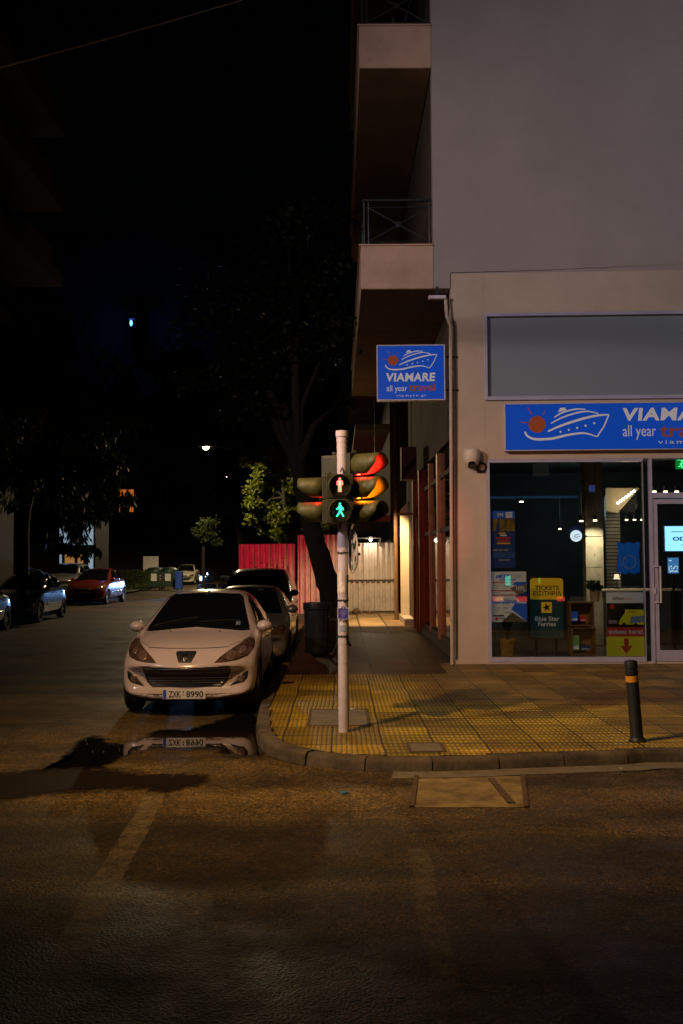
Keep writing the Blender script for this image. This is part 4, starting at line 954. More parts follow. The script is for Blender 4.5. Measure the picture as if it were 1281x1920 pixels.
def man_walking(q, s_, m_, y, g=0):
    q.disc(.0, .066 * s_, .0095 * s_ + g, y, 14, m_)
    q.ribbon([(.0, .052 * s_), (.004 * s_, .0 * s_)], .024 * s_ + g * 2, y, m_)
    q.ribbon([(-.002 * s_, .045 * s_), (-.022 * s_, .022 * s_), (-.034 * s_, .014 * s_)], .009 * s_ + g * 2, y - .0003, m_)
    q.ribbon([(.006 * s_, .045 * s_), (.026 * s_, .028 * s_), (.030 * s_, .006 * s_)], .009 * s_ + g * 2, y - .0003, m_)
    q.ribbon([(.002 * s_, .005 * s_), (-.012 * s_, -.025 * s_), (-.032 * s_, -.052 * s_)], .012 * s_ + g * 2, y, m_)
    q.ribbon([(.006 * s_, .005 * s_), (.016 * s_, -.022 * s_), (.033 * s_, -.052 * s_)], .012 * s_ + g * 2, y - .0003, m_)
def sig_head(par, cx, cy, z0, units, yaw, pitch_h=.263, width=.28, depth=.13, vis=.28, r=.105, kind='vehicle'):
    """one signal head: housing, a visor and a lens per unit; faces -Y before turning by yaw"""
    T_ = Matrix.Translation((cx, cy, 0)) @ Matrix.Rotation(yaw, 4, 'Z')
    n_ = len(units); q = MB(); hw = width / 2
    for i in range(n_):
        q.box(-hw, hw, 0, depth, z0 + i * pitch_h + .003, z0 + (i + 1) * pitch_h - .003, 0, T_)
    q.box(-hw * .8, hw * .8, depth, depth + .03, z0 + .02, z0 + n_ * pitch_h - .02, 0, T_)
    if kind == 'vehicle': q.cyl(T_ @ Vector((0, depth * .5, z0 + n_ * pitch_h)), T_ @ Vector((0, depth * .5, z0 + n_ * pitch_h + .035)), .035, n=12)
    h = q.build('housing', M['signal_shaded'], par, bevel=.008)
    for i, (lit, m_) in enumerate(units):
        zc = z0 + (i + .5) * pitch_h; q = MB(); NN = 28; vs = []; fs = []
        for j in range(NN + 1):
            a = R(-152 + 304 * j / NN); c_ = (.5 + .5 * math.cos(a)); L_ = vis * (.34 + .66 * min(1, max(0, (165 - abs(math.degrees(a))) / 75)) ** .8)
            for k_, d in enumerate((0, .35, .7, 1.0)): vs.append(T_ @ Vector((r * 1.12 * math.sin(a) * (1 - .06 * d), -L_ * d, zc + r * 1.12 * math.cos(a) * (1 - .04 * d))))
        for j in range(NN):
            for k_ in range(3): fs.append((j * 4 + k_, j * 4 + k_ + 1, (j + 1) * 4 + k_ + 1, (j + 1) * 4 + k_))
        q.add(vs, fs); q.build('visor', M['signal'], par, smooth=True, solid=.005)
        q = MB(); pr = [(.001, .030), (r * .5, .025), (r * .85, .012), (r, 0)]
        if kind == 'vehicle':
            q.lathe(pr, 28, M=T_ @ Matrix.Translation((0, -.004, zc)) @ Matrix.Rotation(R(90), 4, 'X'))
            q.build('lens', MG[lit] if lit else MG['off'], par, smooth=True, ang=70)
        else:
            q.disc(0, zc, r, -.006, 30, M=T_, t=.004); ln = q.build('lens', MG['off'], par)
            q = MB(); q2 = MB()
            if m_:
                f = man_standing if m_ == 'stand' else man_walking
                tmp = MB(); f(tmp, 1.12, 0, 0, .0045); tmp2 = MB(); f(tmp2, 1.12, 1, -.003)
                TT = T_ @ Matrix.Translation((0, -.012, zc))
                q.add(tmp.v, tmp.f, 0, TT); q.add(tmp2.v, tmp2.f, 1, TT)
                ms = [MG['man_red_halo'], MG['man_red']] if m_ == 'stand' else [MG['man_green_halo'], MG['man_green']]
                q.build('figure', ms, ln)
    return h
PX_ = 645; base = G(645, 1372, PAVE); PY = base.y; kk = PY / FPX
ztop = at(645, 808, PY).z
tl = thing('traffic_signal', 'pale grey signal pole with pedestrian and traffic lights at the kerb corner', 'traffic light', base)
zr = lambda py: at(645, py, PY).z - PAVE
q = MB(); rp_ = .056
q.cyl((0, 0, -.02), (0, 0, zr(829)), rp_, n=32).cyl((0, 0, zr(819)), (0, 0, zr(808)), .068, n=32).cyl((0, 0, zr(829)), (0, 0, zr(819)), .060, n=32)
for py in (838, 851, 1029, 1240, 1205): q.cyl((0, 0, zr(py) - .012), (0, 0, zr(py) + .002), rp_ + .0025, n=32)
q.build('pole', M['pole'], tl, smooth=True)
# ragged paper and tape residue on the pole
M['paper'] = mat('old_paper', (.85, .78, .74), .85, ns=25, na=.35); M['grime'] = mat('tape_residue', (.05, .04, .035), .8, ns=30, na=.4)
def wrap(z0, z1, a0, a1, m_, name, rag=.0, r=rp_ + .0035, n=14):
    q = MB(); vs = []; fs = []
    for i in range(n + 1):
        a = R(a0 + (a1 - a0) * i / n); e = rag * noise.noise((i * .9, z0 * 9, 1)); e2 = rag * noise.noise((i * 1.1, z1 * 9, 5))
        for z in (z0 + e, z1 + e2):
            for rr in (r - .002, r): vs.append((rr * math.sin(a), -rr * math.cos(a), z))
    for i in range(n):
        b_ = i * 4; c = b_ + 4
        fs += [(b_ + 1, c + 1, c + 3, b_ + 3), (b_, b_ + 2, c + 2, c), (b_, c, c + 1, b_ + 1), (b_ + 2, b_ + 3, c + 3, c + 2)]
    q.add(vs, fs); return q.build(name, m_, tl, fixn=True)
wrap(zr(1112), zr(1092), -85, 25, M['paper'], 'paper_scrap', .03); wrap(zr(1092), zr(1072), -85, -10, M['paper'], 'paper_scrap', .03)
wrap(zr(1183), zr(1172), -40, 80, mat('pale_blue_paper', (.35, .45, .6), .8, na=.1), 'sticker', .003)
wrap(zr(1172), zr(1160), -40, 85, M['paper'], 'sticker', .004)
wrap(zr(1094), zr(1078), 50, 95, mat('sky_sticker', (.04, .3, .6), .6, na=.1), 'sticker', .002)
for py in (1036, 1125, 1192, 895): wrap(zr(py + 2.5), zr(py - 1), -80, 95, M['grime'], 'tape', .018)
wrap(zr(1208), zr(1188), 35, 75, M['grime'], 'tape', .02)
# blue notice with a crest top
q = MB(); w_ = 10.5 * kk; zc0 = zr(1162); zc1 = zr(1136)
def crest(e):
    top, bot = zr(1139) - e, zr(1160) + e; W2 = w_ - e; pts = [(-W2, bot), (-W2 * .45, bot)]
    pts += [(W2 * .42 * math.cos(R(a)), bot + (.02) * math.sin(R(a)) * .9) for a in range(200, 341, 20)]
    pts += [(W2 * .45, bot), (W2, bot), (W2, top), (W2 * .5, top)] + [(W2 * .42 * math.cos(R(a)), top + .024 * math.sin(R(a))) for a in range(20, 161, 20)] + [(-W2 * .5, top), (-W2, top)]
    return pts
q.prism(crest(0), -rp_ - .014, -rp_ - .003, 0); q.prism(crest(.006), -rp_ - .0152, -rp_ - .014, 1)
q.ribbon([(-.012, zr(1139)), (.012, zr(1139))], .006, -rp_ - .0155, 0).ribbon([(0, zr(1139) - .012), (0, zr(1139) + .012)], .006, -rp_ - .0155, 0)
for k_, (a, b_) in enumerate(((-.7, .7), (-.6, .6), (-.8, .8), (-.35, .4), (-.5, .3))): q.rect(a * w_ * .8, b_ * w_ * .8, zr(1145 + k_ * 2.4), zr(1144.1 + k_ * 2.4), -rp_ - .0155, 2)
q.ribbon([(-.008, zr(1157)), (-.004, zr(1160)), (.008, zr(1161))], .006, -rp_ - .0155, 0)
q.build('notice', [mat('notice_white', (.7, .68, .7), .6, na=0), mat('notice_blue', (.05, .05, .42), .5, na=0), mat('notice_lilac', (.35, .35, .65), .5, na=0)], tl)
# heads
zh = zr(984)
sig_head(tl, -.028, -.235, zr(983), [('off', 'walk'), ('off', 'stand')], R(2), .26, .285, .14, .09, .108, 'pedestrian')
sig_head(tl, .165, .02, zr(983), [(None, None), ('amber', None), ('red', None)], R(49), .252, .26, .09, .33, .105)
sig_head(tl, -.205, .01, zr(984), [(None, None), ('red', None)], R(-94), .262, .26, .11, .265, .098)
sig_head(tl, -.06, .22, zr(984), [(None, None), (None, None), ('red', None)], R(160), .252, .28, .10, .25, .105)
q = MB()
for py in (976, 900): q.box(-.17, .13, -.10, .12, zr(py) - .012, zr(py) + .012)
q.cyl((.02, .1, zr(862)), (.2, .05, zr(862)), .018, n=10); q.build('bracket', M['signal'], tl)
q = MB(); q.tube([(-.02, -.1, zr(886)), (.0, -.07, zr(878)), (.015, -.06, zr(884)), (.02, -.07, zr(892))], .008, 6); q.tube([(-.03, -.05, zr(984)), (-.01, -.02, zr(1000)), (.03, -.02, zr(990))], .012, 6); q.build('cable', M['rubber'], tl)
# red light thrown by the lens facing up the side street, and by the one facing the avenue
pr_ = base + Vector((-.16, .52, zr(865)))
lamp('signal_red_light', 'SPOT', pr_ + Vector((.1, 0, 0)), 260, (1, .07, .03), .07, (3.2, 27, 1.6), 22, .5)
lamp('signal_red_light', 'SPOT', base + Vector((.5, -.12, zr(890))), 9, (1, .22, .08), .08, (5.0, 17, .6), 90, .6)
# round sign seen almost edge-on with pasted stickers
sgn = thing('round_sign', 'round traffic sign covered with stickers, seen almost edge on beside the pole', 'road sign', base + Vector((.105, -.03, zr(1033))), R(-78))
rs = 41 * kk; q = MB(); q.cyl((0, -.005, 0), (0, .005, 0), rs, n=40); q.build('disc', mat('sign_back', (.6, .52, .48), .6, ns=9, na=.3), sgn, smooth=True)
q = MB(); random.seed(21)
cols = [mat('sticker_white', (.6, .58, .5), .6, na=.1), mat('sticker_green', (.08, .2, .1), .6, na=.1), mat('sticker_grey', (.3, .28, .25), .6, na=.1), mat('sticker_tan', (.4, .3, .18), .6, na=.1), mat('sticker_black', (.03, .03, .03), .6, na=0)]
for i in range(34):
    a = random.uniform(0, 6.28); d = rs * .8 * math.sqrt(random.random()); x, z = d * math.cos(a), d * math.sin(a); s2 = random.uniform(.02, .05); rt = random.uniform(0, 3)
    pts = [(x + s2 * sx * math.cos(rt) - s2 * .7 * sz_ * math.sin(rt), z + s2 * sx * math.sin(rt) + s2 * .7 * sz_ * math.cos(rt)) for sx, sz_ in ((-1, -1), (1, -1), (1, 1), (-1, 1))]
    q.prism(pts, -.0064 - i * .00012, -.0062 - i * .00012, [0, 2, 0, 3, 1, 0, 4][i % 7])
q.build('sticker', cols, sgn)
q = MB(); q.box(-.03, .03, .006, .075, -.05, -.02).box(-.03, .03, .006, .075, .05, .08); q.build('clamp', M['rail'], sgn)
# second crossing signal on the far right corner, which the shop window mirrors
t2 = thing('crossing_signal', 'pedestrian signal on the opposite corner, seen only mirrored in the shop glass', 'traffic light', (8.6, 8.6, 0))
MB().cyl((0, 0, 0), (0, 0, 3.1), .056, n=20).build('pole', M['pole'], t2, smooth=True)
sig_head(t2, 0, .2, 2.1, [('off', 'walk'), ('off', 'stand')], R(180), .26, .285, .14, .09, .108, 'pedestrian')

# ---------------------------------------------------------------- bollard
b0 = G(1195, 1390, PAVE); bo = thing('bollard', 'black tilted bollard with an orange reflective band at the kerb', 'bollard', b0)
lean = Matrix.Rotation(R(-3.6), 4, 'Y'); bh = .80
q = MB(); q.lathe([(.001, 0), (.085, 0), (.088, .012), (.068, .03), (.062, .05), (.060, bh - .20), (.060, bh - .135), (.064, bh - .128), (.064, bh - .10), (.056, bh - .095), (.056, bh - .085), (.064, bh - .08), (.064, bh - .03), (.058, bh - .008), (.030, bh), (.001, bh)], 32, M=lean)
q.build('post', mat('bollard_black', (.016, .019, .019), .5, ns=9, na=.4, bump=.15, bs=40), bo, smooth=True)
q = MB(); q.lathe([(.0602, bh - .215), (.0625, bh - .213), (.0625, bh - .157), (.0602, bh - .155)], 32, M=lean); q.build('reflective_band', mat('orange_band', (.75, .30, .02), .4, na=.15, ns=30), bo, smooth=True)

# ---------------------------------------------------------------- litter bin on its post
bn = G(600, 1250, PAVE); bi = thing('litter_bin', 'dark round metal litter bin hung on a post beside the parked cars', 'bin', (bn.x - .05, bn.y, PAVE))
k = bn.y / FPX; r_ = 25 * k; zb_ = at(595, 1224, bn.y).z - PAVE; zt_ = at(595, 1130, bn.y).z - PAVE
q = MB(); pr = [(.001, zb_), (r_ * .86, zb_), (r_ * .9, zb_ + .02)]
pr += [(r_ * .9, zb_ + .12), (r_ * .925, zb_ + .125), (r_ * .925, zb_ + .14), (r_ * .9, zb_ + .145), (r_ * .92, zb_ + .25), (r_ * .945, zb_ + .255), (r_ * .945, zb_ + .27), (r_ * .92, zb_ + .275), (r_ * .94, zt_ - .12), (r_ * 1.02, zt_ - .10), (r_ * 1.02, zt_ - .02), (r_, zt_), (r_ * .9, zt_), (r_ * .88, zt_ - .1), (r_ * .8, zb_ + .1), (.001, zb_ + .1)]
q.lathe(pr, 36); q.build('body', mat('bin_paint', (.03, .036, .045), .25, .5, ns=12, na=.3), bi, smooth=True)
q = MB(); q.box(r_ + .10, r_ + .15, -.03, .03, 0, zt_ - .1); q.tube([(r_ + .12, 0, .42), (r_ + .05, 0, zb_ - .02), (-r_ * .4, 0, zb_ - .03)], .018, 8); q.tube([(r_ + .12, 0, zb_ - .22), (r_ * .75, 0, zb_ - .06), (-r_ * .3, -.02, zb_ - .05)], .016, 8)
q.box(r_ * .9, r_ + .1, -.02, .02, zt_ - .3, zt_ - .26); q.build('post', M['dark_metal'], bi)

# desk and stool deeper in the shop
u, z = F(1165, 1105, 3.0); t = fthing('desk', 'pale desk deep in the shop, seen above the yellow bus poster', 'desk', u, 3.0, ZF)
dh = z - ZF; q = MB(); q.box(-.35, 1.2, 0, .6, dh - .04, dh); q.build('desk_top', mat('desk_white', (.5, .45, .36), .4, na=.05), t, bevel=.004)
for x in (-.32, 1.15): q = MB(); q.box(x, x + .04, .03, .57, 0, dh - .042); q.build('leg', M['dark_metal'], t)
u, z = F(1180, 1100, 4.0); t = fthing('office_chair', 'dark office chair behind the pale desk', 'chair', u + .1, 4.0, ZF)
q = MB(); q.box(-.23, .23, -.2, .22, .43, .5); q.build('seat', M['black'], t, bevel=.02); q = MB(); q.box(-.22, .22, .2, .26, .55, 1.15); q.build('backrest', M['black'], t, bevel=.03)
q = MB(); q.cyl((0, 0, .1), (0, 0, .43), .03, n=10); 
for k_ in range(5): q.tube([(0, 0, .12), (.28 * math.cos(k_ * 1.257), .28 * math.sin(k_ * 1.257), .06)], .02, 6)
q.build('base', M['chrome'], t)
u, z = F(1158, 1100, 3.1); t = fthing('desk_lamp', 'small lit lamp standing on the pale desk', 'lamp', u, 3.15, ZF + dh)
q = MB(); q.cyl((0, 0, 0), (0, 0, .02), .07, n=14).cyl((0, 0, .02), (0, 0, .2), .01, n=8); q.build('stem', M['chrome'], t); q = MB(); q.lathe([(.06, .2), (.04, .3)], 16); q.build('lamp_shade', emis('desk_shade', (1, .8, .5), 1.2), t, smooth=True, solid=.003)
# ---------------------------------------------------------------- cars
def make_body(L, W, H, kind, paint, arches):
    """one closed painted shell, lofted from stations, with wheel arches cut out. Front at y = 0."""
    if kind == 'hatch':
        st = [ # y, zb, wb, zm, wm, zs, ws, zr, wr, zt
            (.00, .27, .66, .42, .76, .54, .74, .585, .60, .60), (.05, .22, .74, .45, .82, .60, .80, .66, .64, .68),
            (.16, .20, .77, .48, .85, .68, .82, .765, .66, .785), (.34, .20, .79, .50, .865, .76, .83, .845, .66, .865),
            (.62, .20, .80, .52, .875, .84, .845, .91, .68, .935), (.95, .20, .80, .54, .875, .89, .855, .965, .70, .99),
            (1.12, .20, .80, .54, .875, .915, .855, .985, .725, 1.015), (1.55, .20, .80, .55, .87, .935, .845, 1.20, .66, 1.235),
            (2.05, .20, .80, .55, .87, .95, .84, 1.40, .585, 1.445), (2.35, .20, .80, .55, .87, .955, .84, 1.455, .57, 1.495),
            (2.9, .20, .80, .56, .87, .97, .84, 1.45, .57, 1.50), (3.45, .22, .80, .58, .87, .98, .84, 1.38, .56, 1.43),
            (3.80, .26, .78, .60, .84, .98, .80, 1.16, .60, 1.20), (3.98, .32, .74, .60, .80, .86, .76, .95, .62, .98), (4.03, .36, .68, .56, .74, .74, .70, .80, .60, .82)]
    elif kind == 'sedan':
        st = [(.00, .27, .66, .42, .76, .52, .74, .56, .60, .58), (.05, .22, .74, .45, .82, .58, .80, .63, .64, .65),
            (.2, .20, .77, .48, .85, .66, .82, .74, .68, .76), (.5, .20, .80, .52, .87, .77, .85, .83, .70, .85), (.95, .20, .80, .54, .875, .85, .86, .90, .72, .92),
            (1.25, .20, .80, .54, .875, .89, .855, .94, .735, .965), (1.65, .20, .80, .55, .87, .92, .845, 1.19, .66, 1.22),
            (2.0, .20, .80, .55, .87, .93, .84, 1.37, .58, 1.41), (2.4, .20, .80, .55, .87, .935, .84, 1.42, .56, 1.46), (2.9, .20, .80, .56, .87, .94, .84, 1.39, .56, 1.43),
            (3.35, .22, .80, .58, .87, .95, .83, 1.16, .62, 1.20), (3.6, .26, .78, .60, .86, .95, .82, 1.0, .70, 1.03), (3.92, .30, .76, .62, .82, .90, .78, .95, .68, .97), (4.03, .36, .68, .58, .76, .76, .72, .82, .62, .84)]
    else:    # tall van-like
        st = [(.00, .30, .68, .48, .78, .66, .76, .74, .66, .76), (.05, .25, .76, .50, .84, .74, .82, .82, .68, .84),
            (.16, .24, .78, .52, .86, .84, .84, .93, .70, .95), (.45, .24, .80, .56, .875, .95, .86, 1.02, .72, 1.04), (.80, .24, .80, .58, .875, .99, .86, 1.07, .74, 1.09),
            (1.0, .24, .80, .58, .875, 1.01, .86, 1.10, .75, 1.12), (1.35, .24, .80, .6, .875, 1.02, .86, 1.38, .70, 1.41), (1.7, .24, .80, .6, .875, 1.03, .86, 1.60, .66, 1.63),
            (2.1, .24, .80, .6, .875, 1.03, .86, 1.66, .65, 1.70), (3.0, .24, .80, .6, .875, 1.03, .86, 1.66, .65, 1.70), (3.7, .26, .80, .62, .87, 1.03, .85, 1.62, .65, 1.66), (3.92, .3, .78, .62, .85, 1.0, .82, 1.30, .68, 1.34), (4.03, .36, .72, .6, .8, .9, .76, 1.0, .66, 1.04)]
    h0 = max(s_[9] for s_ in st)
    sy, sx, sz = L / 4.03, W / 1.75, H / h0
    bm = bmesh.new(); rows = []
    for (y, zb, wb, zm, wm, zs, ws, zr_, wr, zt) in st:
        half = [(0, zb), (wb * .6, zb), (wb, zb + .04), (wb + (wm - wb) * .75, zb + (zm - zb) * .45), (wm, zm), (ws + (wm - ws) * .35, zm + (zs - zm) * .72), (ws, zs), ((ws + wr) / 2 + .01 * (zr_ - zs), (zs + zr_) / 2), (wr, zr_), (wr * .62, zr_ + (zt - zr_) * .72), (0, zt)]
        ring = []
        full = [(-x, z) for x, z in half[:0:-1]][::-1]
        pts = half + [(-x, z) for x, z in reversed(half[1:-1])]
        for x, z in pts:
            ax = abs(x) / .875; fade_f = max(0, 1 - y / 1.2); fade_b = max(0, 1 - (4.03 - y) / 1.0)
            yy = y + .40 * ax ** 2.8 * fade_f ** 1.0 - .26 * ax ** 2.8 * fade_b
            # the cowl and screen edge curve back towards the sides
            if y > 1.0 and y < 2.3 and z > zs: yy += .16 * ax ** 2
            ring.append(bm.verts.new((x * sx, yy * sy, z * sz)))
        rows.append(ring)
    n_ = len(rows[0])
    for a, b_ in zip(rows, rows[1:]):
        for i in range(n_): bm.faces.new((a[i], b_[i], b_[(i + 1) % n_], a[(i + 1) % n_]))
    for ring, rev in ((rows[0], 0), (rows[-1], 1)):
        k = n_ // 2; # quads between the two half rings
        for i in range(k):
            q = [ring[i], ring[(i + 1)], ring[(n_ - i - 1) % n_], ring[(n_ - i) % n_]]
            q = list(dict.fromkeys(q))
            if len(q) >= 3: bm.faces.new(q if not rev else list(reversed(q)))
    bmesh.ops.recalc_face_normals(bm, faces=bm.faces)
    me = bpy.data.meshes.new('body'); bm.to_mesh(me); bm.free()
    o = bpy.data.objects.new('body', me); col.objects.link(o)
    md = o.modifiers.new('s', 'SUBSURF'); md.levels = 2; md.render_levels = 2
    dg = bpy.context.evaluated_depsgraph_get(); dg.update(); sm = bpy.data.meshes.new_from_object(o.evaluated_get(dg)); 
    o.modifiers.clear(); o.data = sm; bpy.data.meshes.remove(me)
    bv = BVHTree.FromPolygons([v.co.copy() for v in sm.vertices], [tuple(p.vertices) for p in sm.polygons])
    sm.materials.append(paint); sm.materials.append(M['rubber'])
    if arches:
        for (ya, ra) in arches:
            c = MB(); 
            for s_ in (-1, 1): c.cyl((s_ * W * .30, ya, ra[1]), (s_ * W * .70, ya, ra[1]), ra[0], n=36)
            co = c.build('cut', M['rubber'], fixn=True); md = o.modifiers.new('b', 'BOOLEAN'); md.operation = 'DIFFERENCE'; md.solver = 'EXACT'; md.object = co
            try: md.material_mode = 'TRANSFER'
            except Exception: pass
            dg = bpy.context.evaluated_depsgraph_get(); dg.update(); m2 = bpy.data.meshes.new_from_object(o.evaluated_get(dg)); o.modifiers.clear(); o.data = m2
            bpy.data.objects.remove(co)
    o.data.shade_smooth(); o.data.set_sharp_from_angle(angle=R(38)); o.data.name = 'body'
    return o, bv, (sx, sy, sz)

def patch(name, bv, poly2, axis, m_, par, off=.004, step=.035, smooth_edge=0, side=1, back=0):
    """conforming panel: polygon in front view (x,z), side view (y,z) or top view (x,y) pressed onto the shell"""
    P_ = [Vector((*p, 0)) for p in poly2]
    if smooth_edge: P_ = catmull(P_ + [P_[0]], smooth_edge)[:-1]
    pts = []
    for i, p in enumerate(P_):
        q = P_[(i + 1) % len(P_)]; k = max(1, int((q - p).length / step))
        for j in range(k): pts.append(p.lerp(q, j / k).to_2d())
    nE = len(pts); x0, x1 = min(p.x for p in pts), max(p.x for p in pts); y0, y1 = min(p.y for p in pts), max(p.y for p in pts)
    def ins(x, y):
        c = False; j = nE - 1
        for i in range(nE):
            a, b_ = pts[i], pts[j]
            if (a.y > y) != (b_.y > y) and x < (b_.x - a.x) * (y - a.y) / (b_.y - a.y) + a.x: c = not c
            j = i
        return c
    x = x0 + step / 2
    while x < x1:
        y = y0 + step / 2
        while y < y1:
            if ins(x, y) and min((p - Vector((x, y))).length for p in pts[:nE]) > step * .45: pts.append(Vector((x, y)))
            y += step
        x += step
    V, E, Fc, *_ = delaunay_2d_cdt(pts, [], [list(range(nE))], 1, 1e-5)
    vs = []
    for v in V:
        if axis == 'front': o_, d = Vector((v.x, -3, v.y)), Vector((0, 1, 0))
        elif axis == 'rear': o_, d = Vector((v.x, 9, v.y)), Vector((0, -1, 0))
        elif axis == 'side': o_, d = Vector((side * 3, v.x, v.y)), Vector((-side, 0, 0))
        else: o_, d = Vector((v.x, v.y, 4)), Vector((0, 0, -1))
        h = bv.ray_cast(o_, d)
        if h[0] is None:
            h = bv.find_nearest(o_ + d * 3)
        vs.append(h[0] + h[1] * (off if h[1].dot(d) < 0 else -off))
    o = MB().add(vs, [tuple(f) for f in Fc]).build(name, m_, par)
    # winding towards the outside
    me = o.data; s_ = sum((p.normal.dot(d)) for p in me.polygons)
    if s_ > 0: me.flip_normals()
    me.shade_smooth()
    md = o.modifiers.new('solid', 'SOLIDIFY'); md.thickness = .004; md.offset = -1
    return o
def mirror(poly2): return [(-x, z) for x, z in reversed(poly2)]

def wheel(par, x, y, r, s_, W):
    sg_ = 1 if x > 0 else -1
    T_ = Matrix.Translation((x, y, r)) @ Matrix.Rotation(R(90) * sg_, 4, 'Y')
    w_ = .10
    t = MB().lathe([(r * .62, -w_), (r * .9, -w_), (r * .985, -w_ * .8), (r, -w_ * .4), (r, w_ * .4), (r * .985, w_ * .8), (r * .9, w_), (r * .66, w_), (r * .62, w_ * .8), (r * .62, -w_)], 36, M=T_).build('wheel', M['rubber'], par, smooth=True)
    q = MB(); q.lathe([(r * .62, -w_ * .8), (r * .64, w_ * .75), (r * .60, w_ * .8), (r * .57, w_ * .55), (r * .55, -w_ * .3), (.001, -w_ * .3)], 36, M=T_)
    for k in range(5):
        a = k * 2 * math.pi / 5; q.box(-.028, .028, .03, r * .6, w_ * .35, w_ * .62, 0, T_ @ Matrix.Rotation(a, 4, 'Z'))
    q.lathe([(.001, w_ * .75), (.05, w_ * .7), (.06, w_ * .3)], 16, M=T_)
    q.build('rim', M['rim'], t, smooth=True)

def text_plate(par, name, txt, x, y, z, w_=.52, h_=.112, small=None, rear=False):
    q = MB(); T_ = Matrix.Translation((x, y, z)) @ (Matrix.Rotation(math.pi, 4, 'Z') if rear else Matrix.Identity(4))
    q.box(-w_ / 2, w_ / 2, -.012, 0, 0, h_, 0, T_); q.box(-w_ / 2 + .004, -w_ / 2 + .044, -.0135, -.012, .004, h_ - .004, 1, T_)
    if txt:
        if small:
            a, b_ = txt.split('-'); q.text(a, -w_ / 2 + .072, .020, .078, -.0122, 2, width=.150, bold=.02, M=T_); q.text(b_, -w_ / 2 + .285, .020, .078, -.0122, 2, width=.21, bold=.02, M=T_)
            q.rect(-w_ / 2 + .238, -w_ / 2 + .262, .045, .053, -.0122, 2, M=T_); q.disc(-w_ / 2 + .25, .083, .010, -.0122, 12, 2, M=T_)
        else: q.text(txt, -w_ / 2 + .07, .02, .076, -.0122, 2, width=w_ - .11, bold=.02, M=T_)
    return q.build(name, [mat('plate_white', (.62, .60, .60), .35, na=.05), mat('plate_blue', (.02, .08, .5), .4, na=0), mat('plate_black', (.012, .012, .012), .5, na=0)], par)

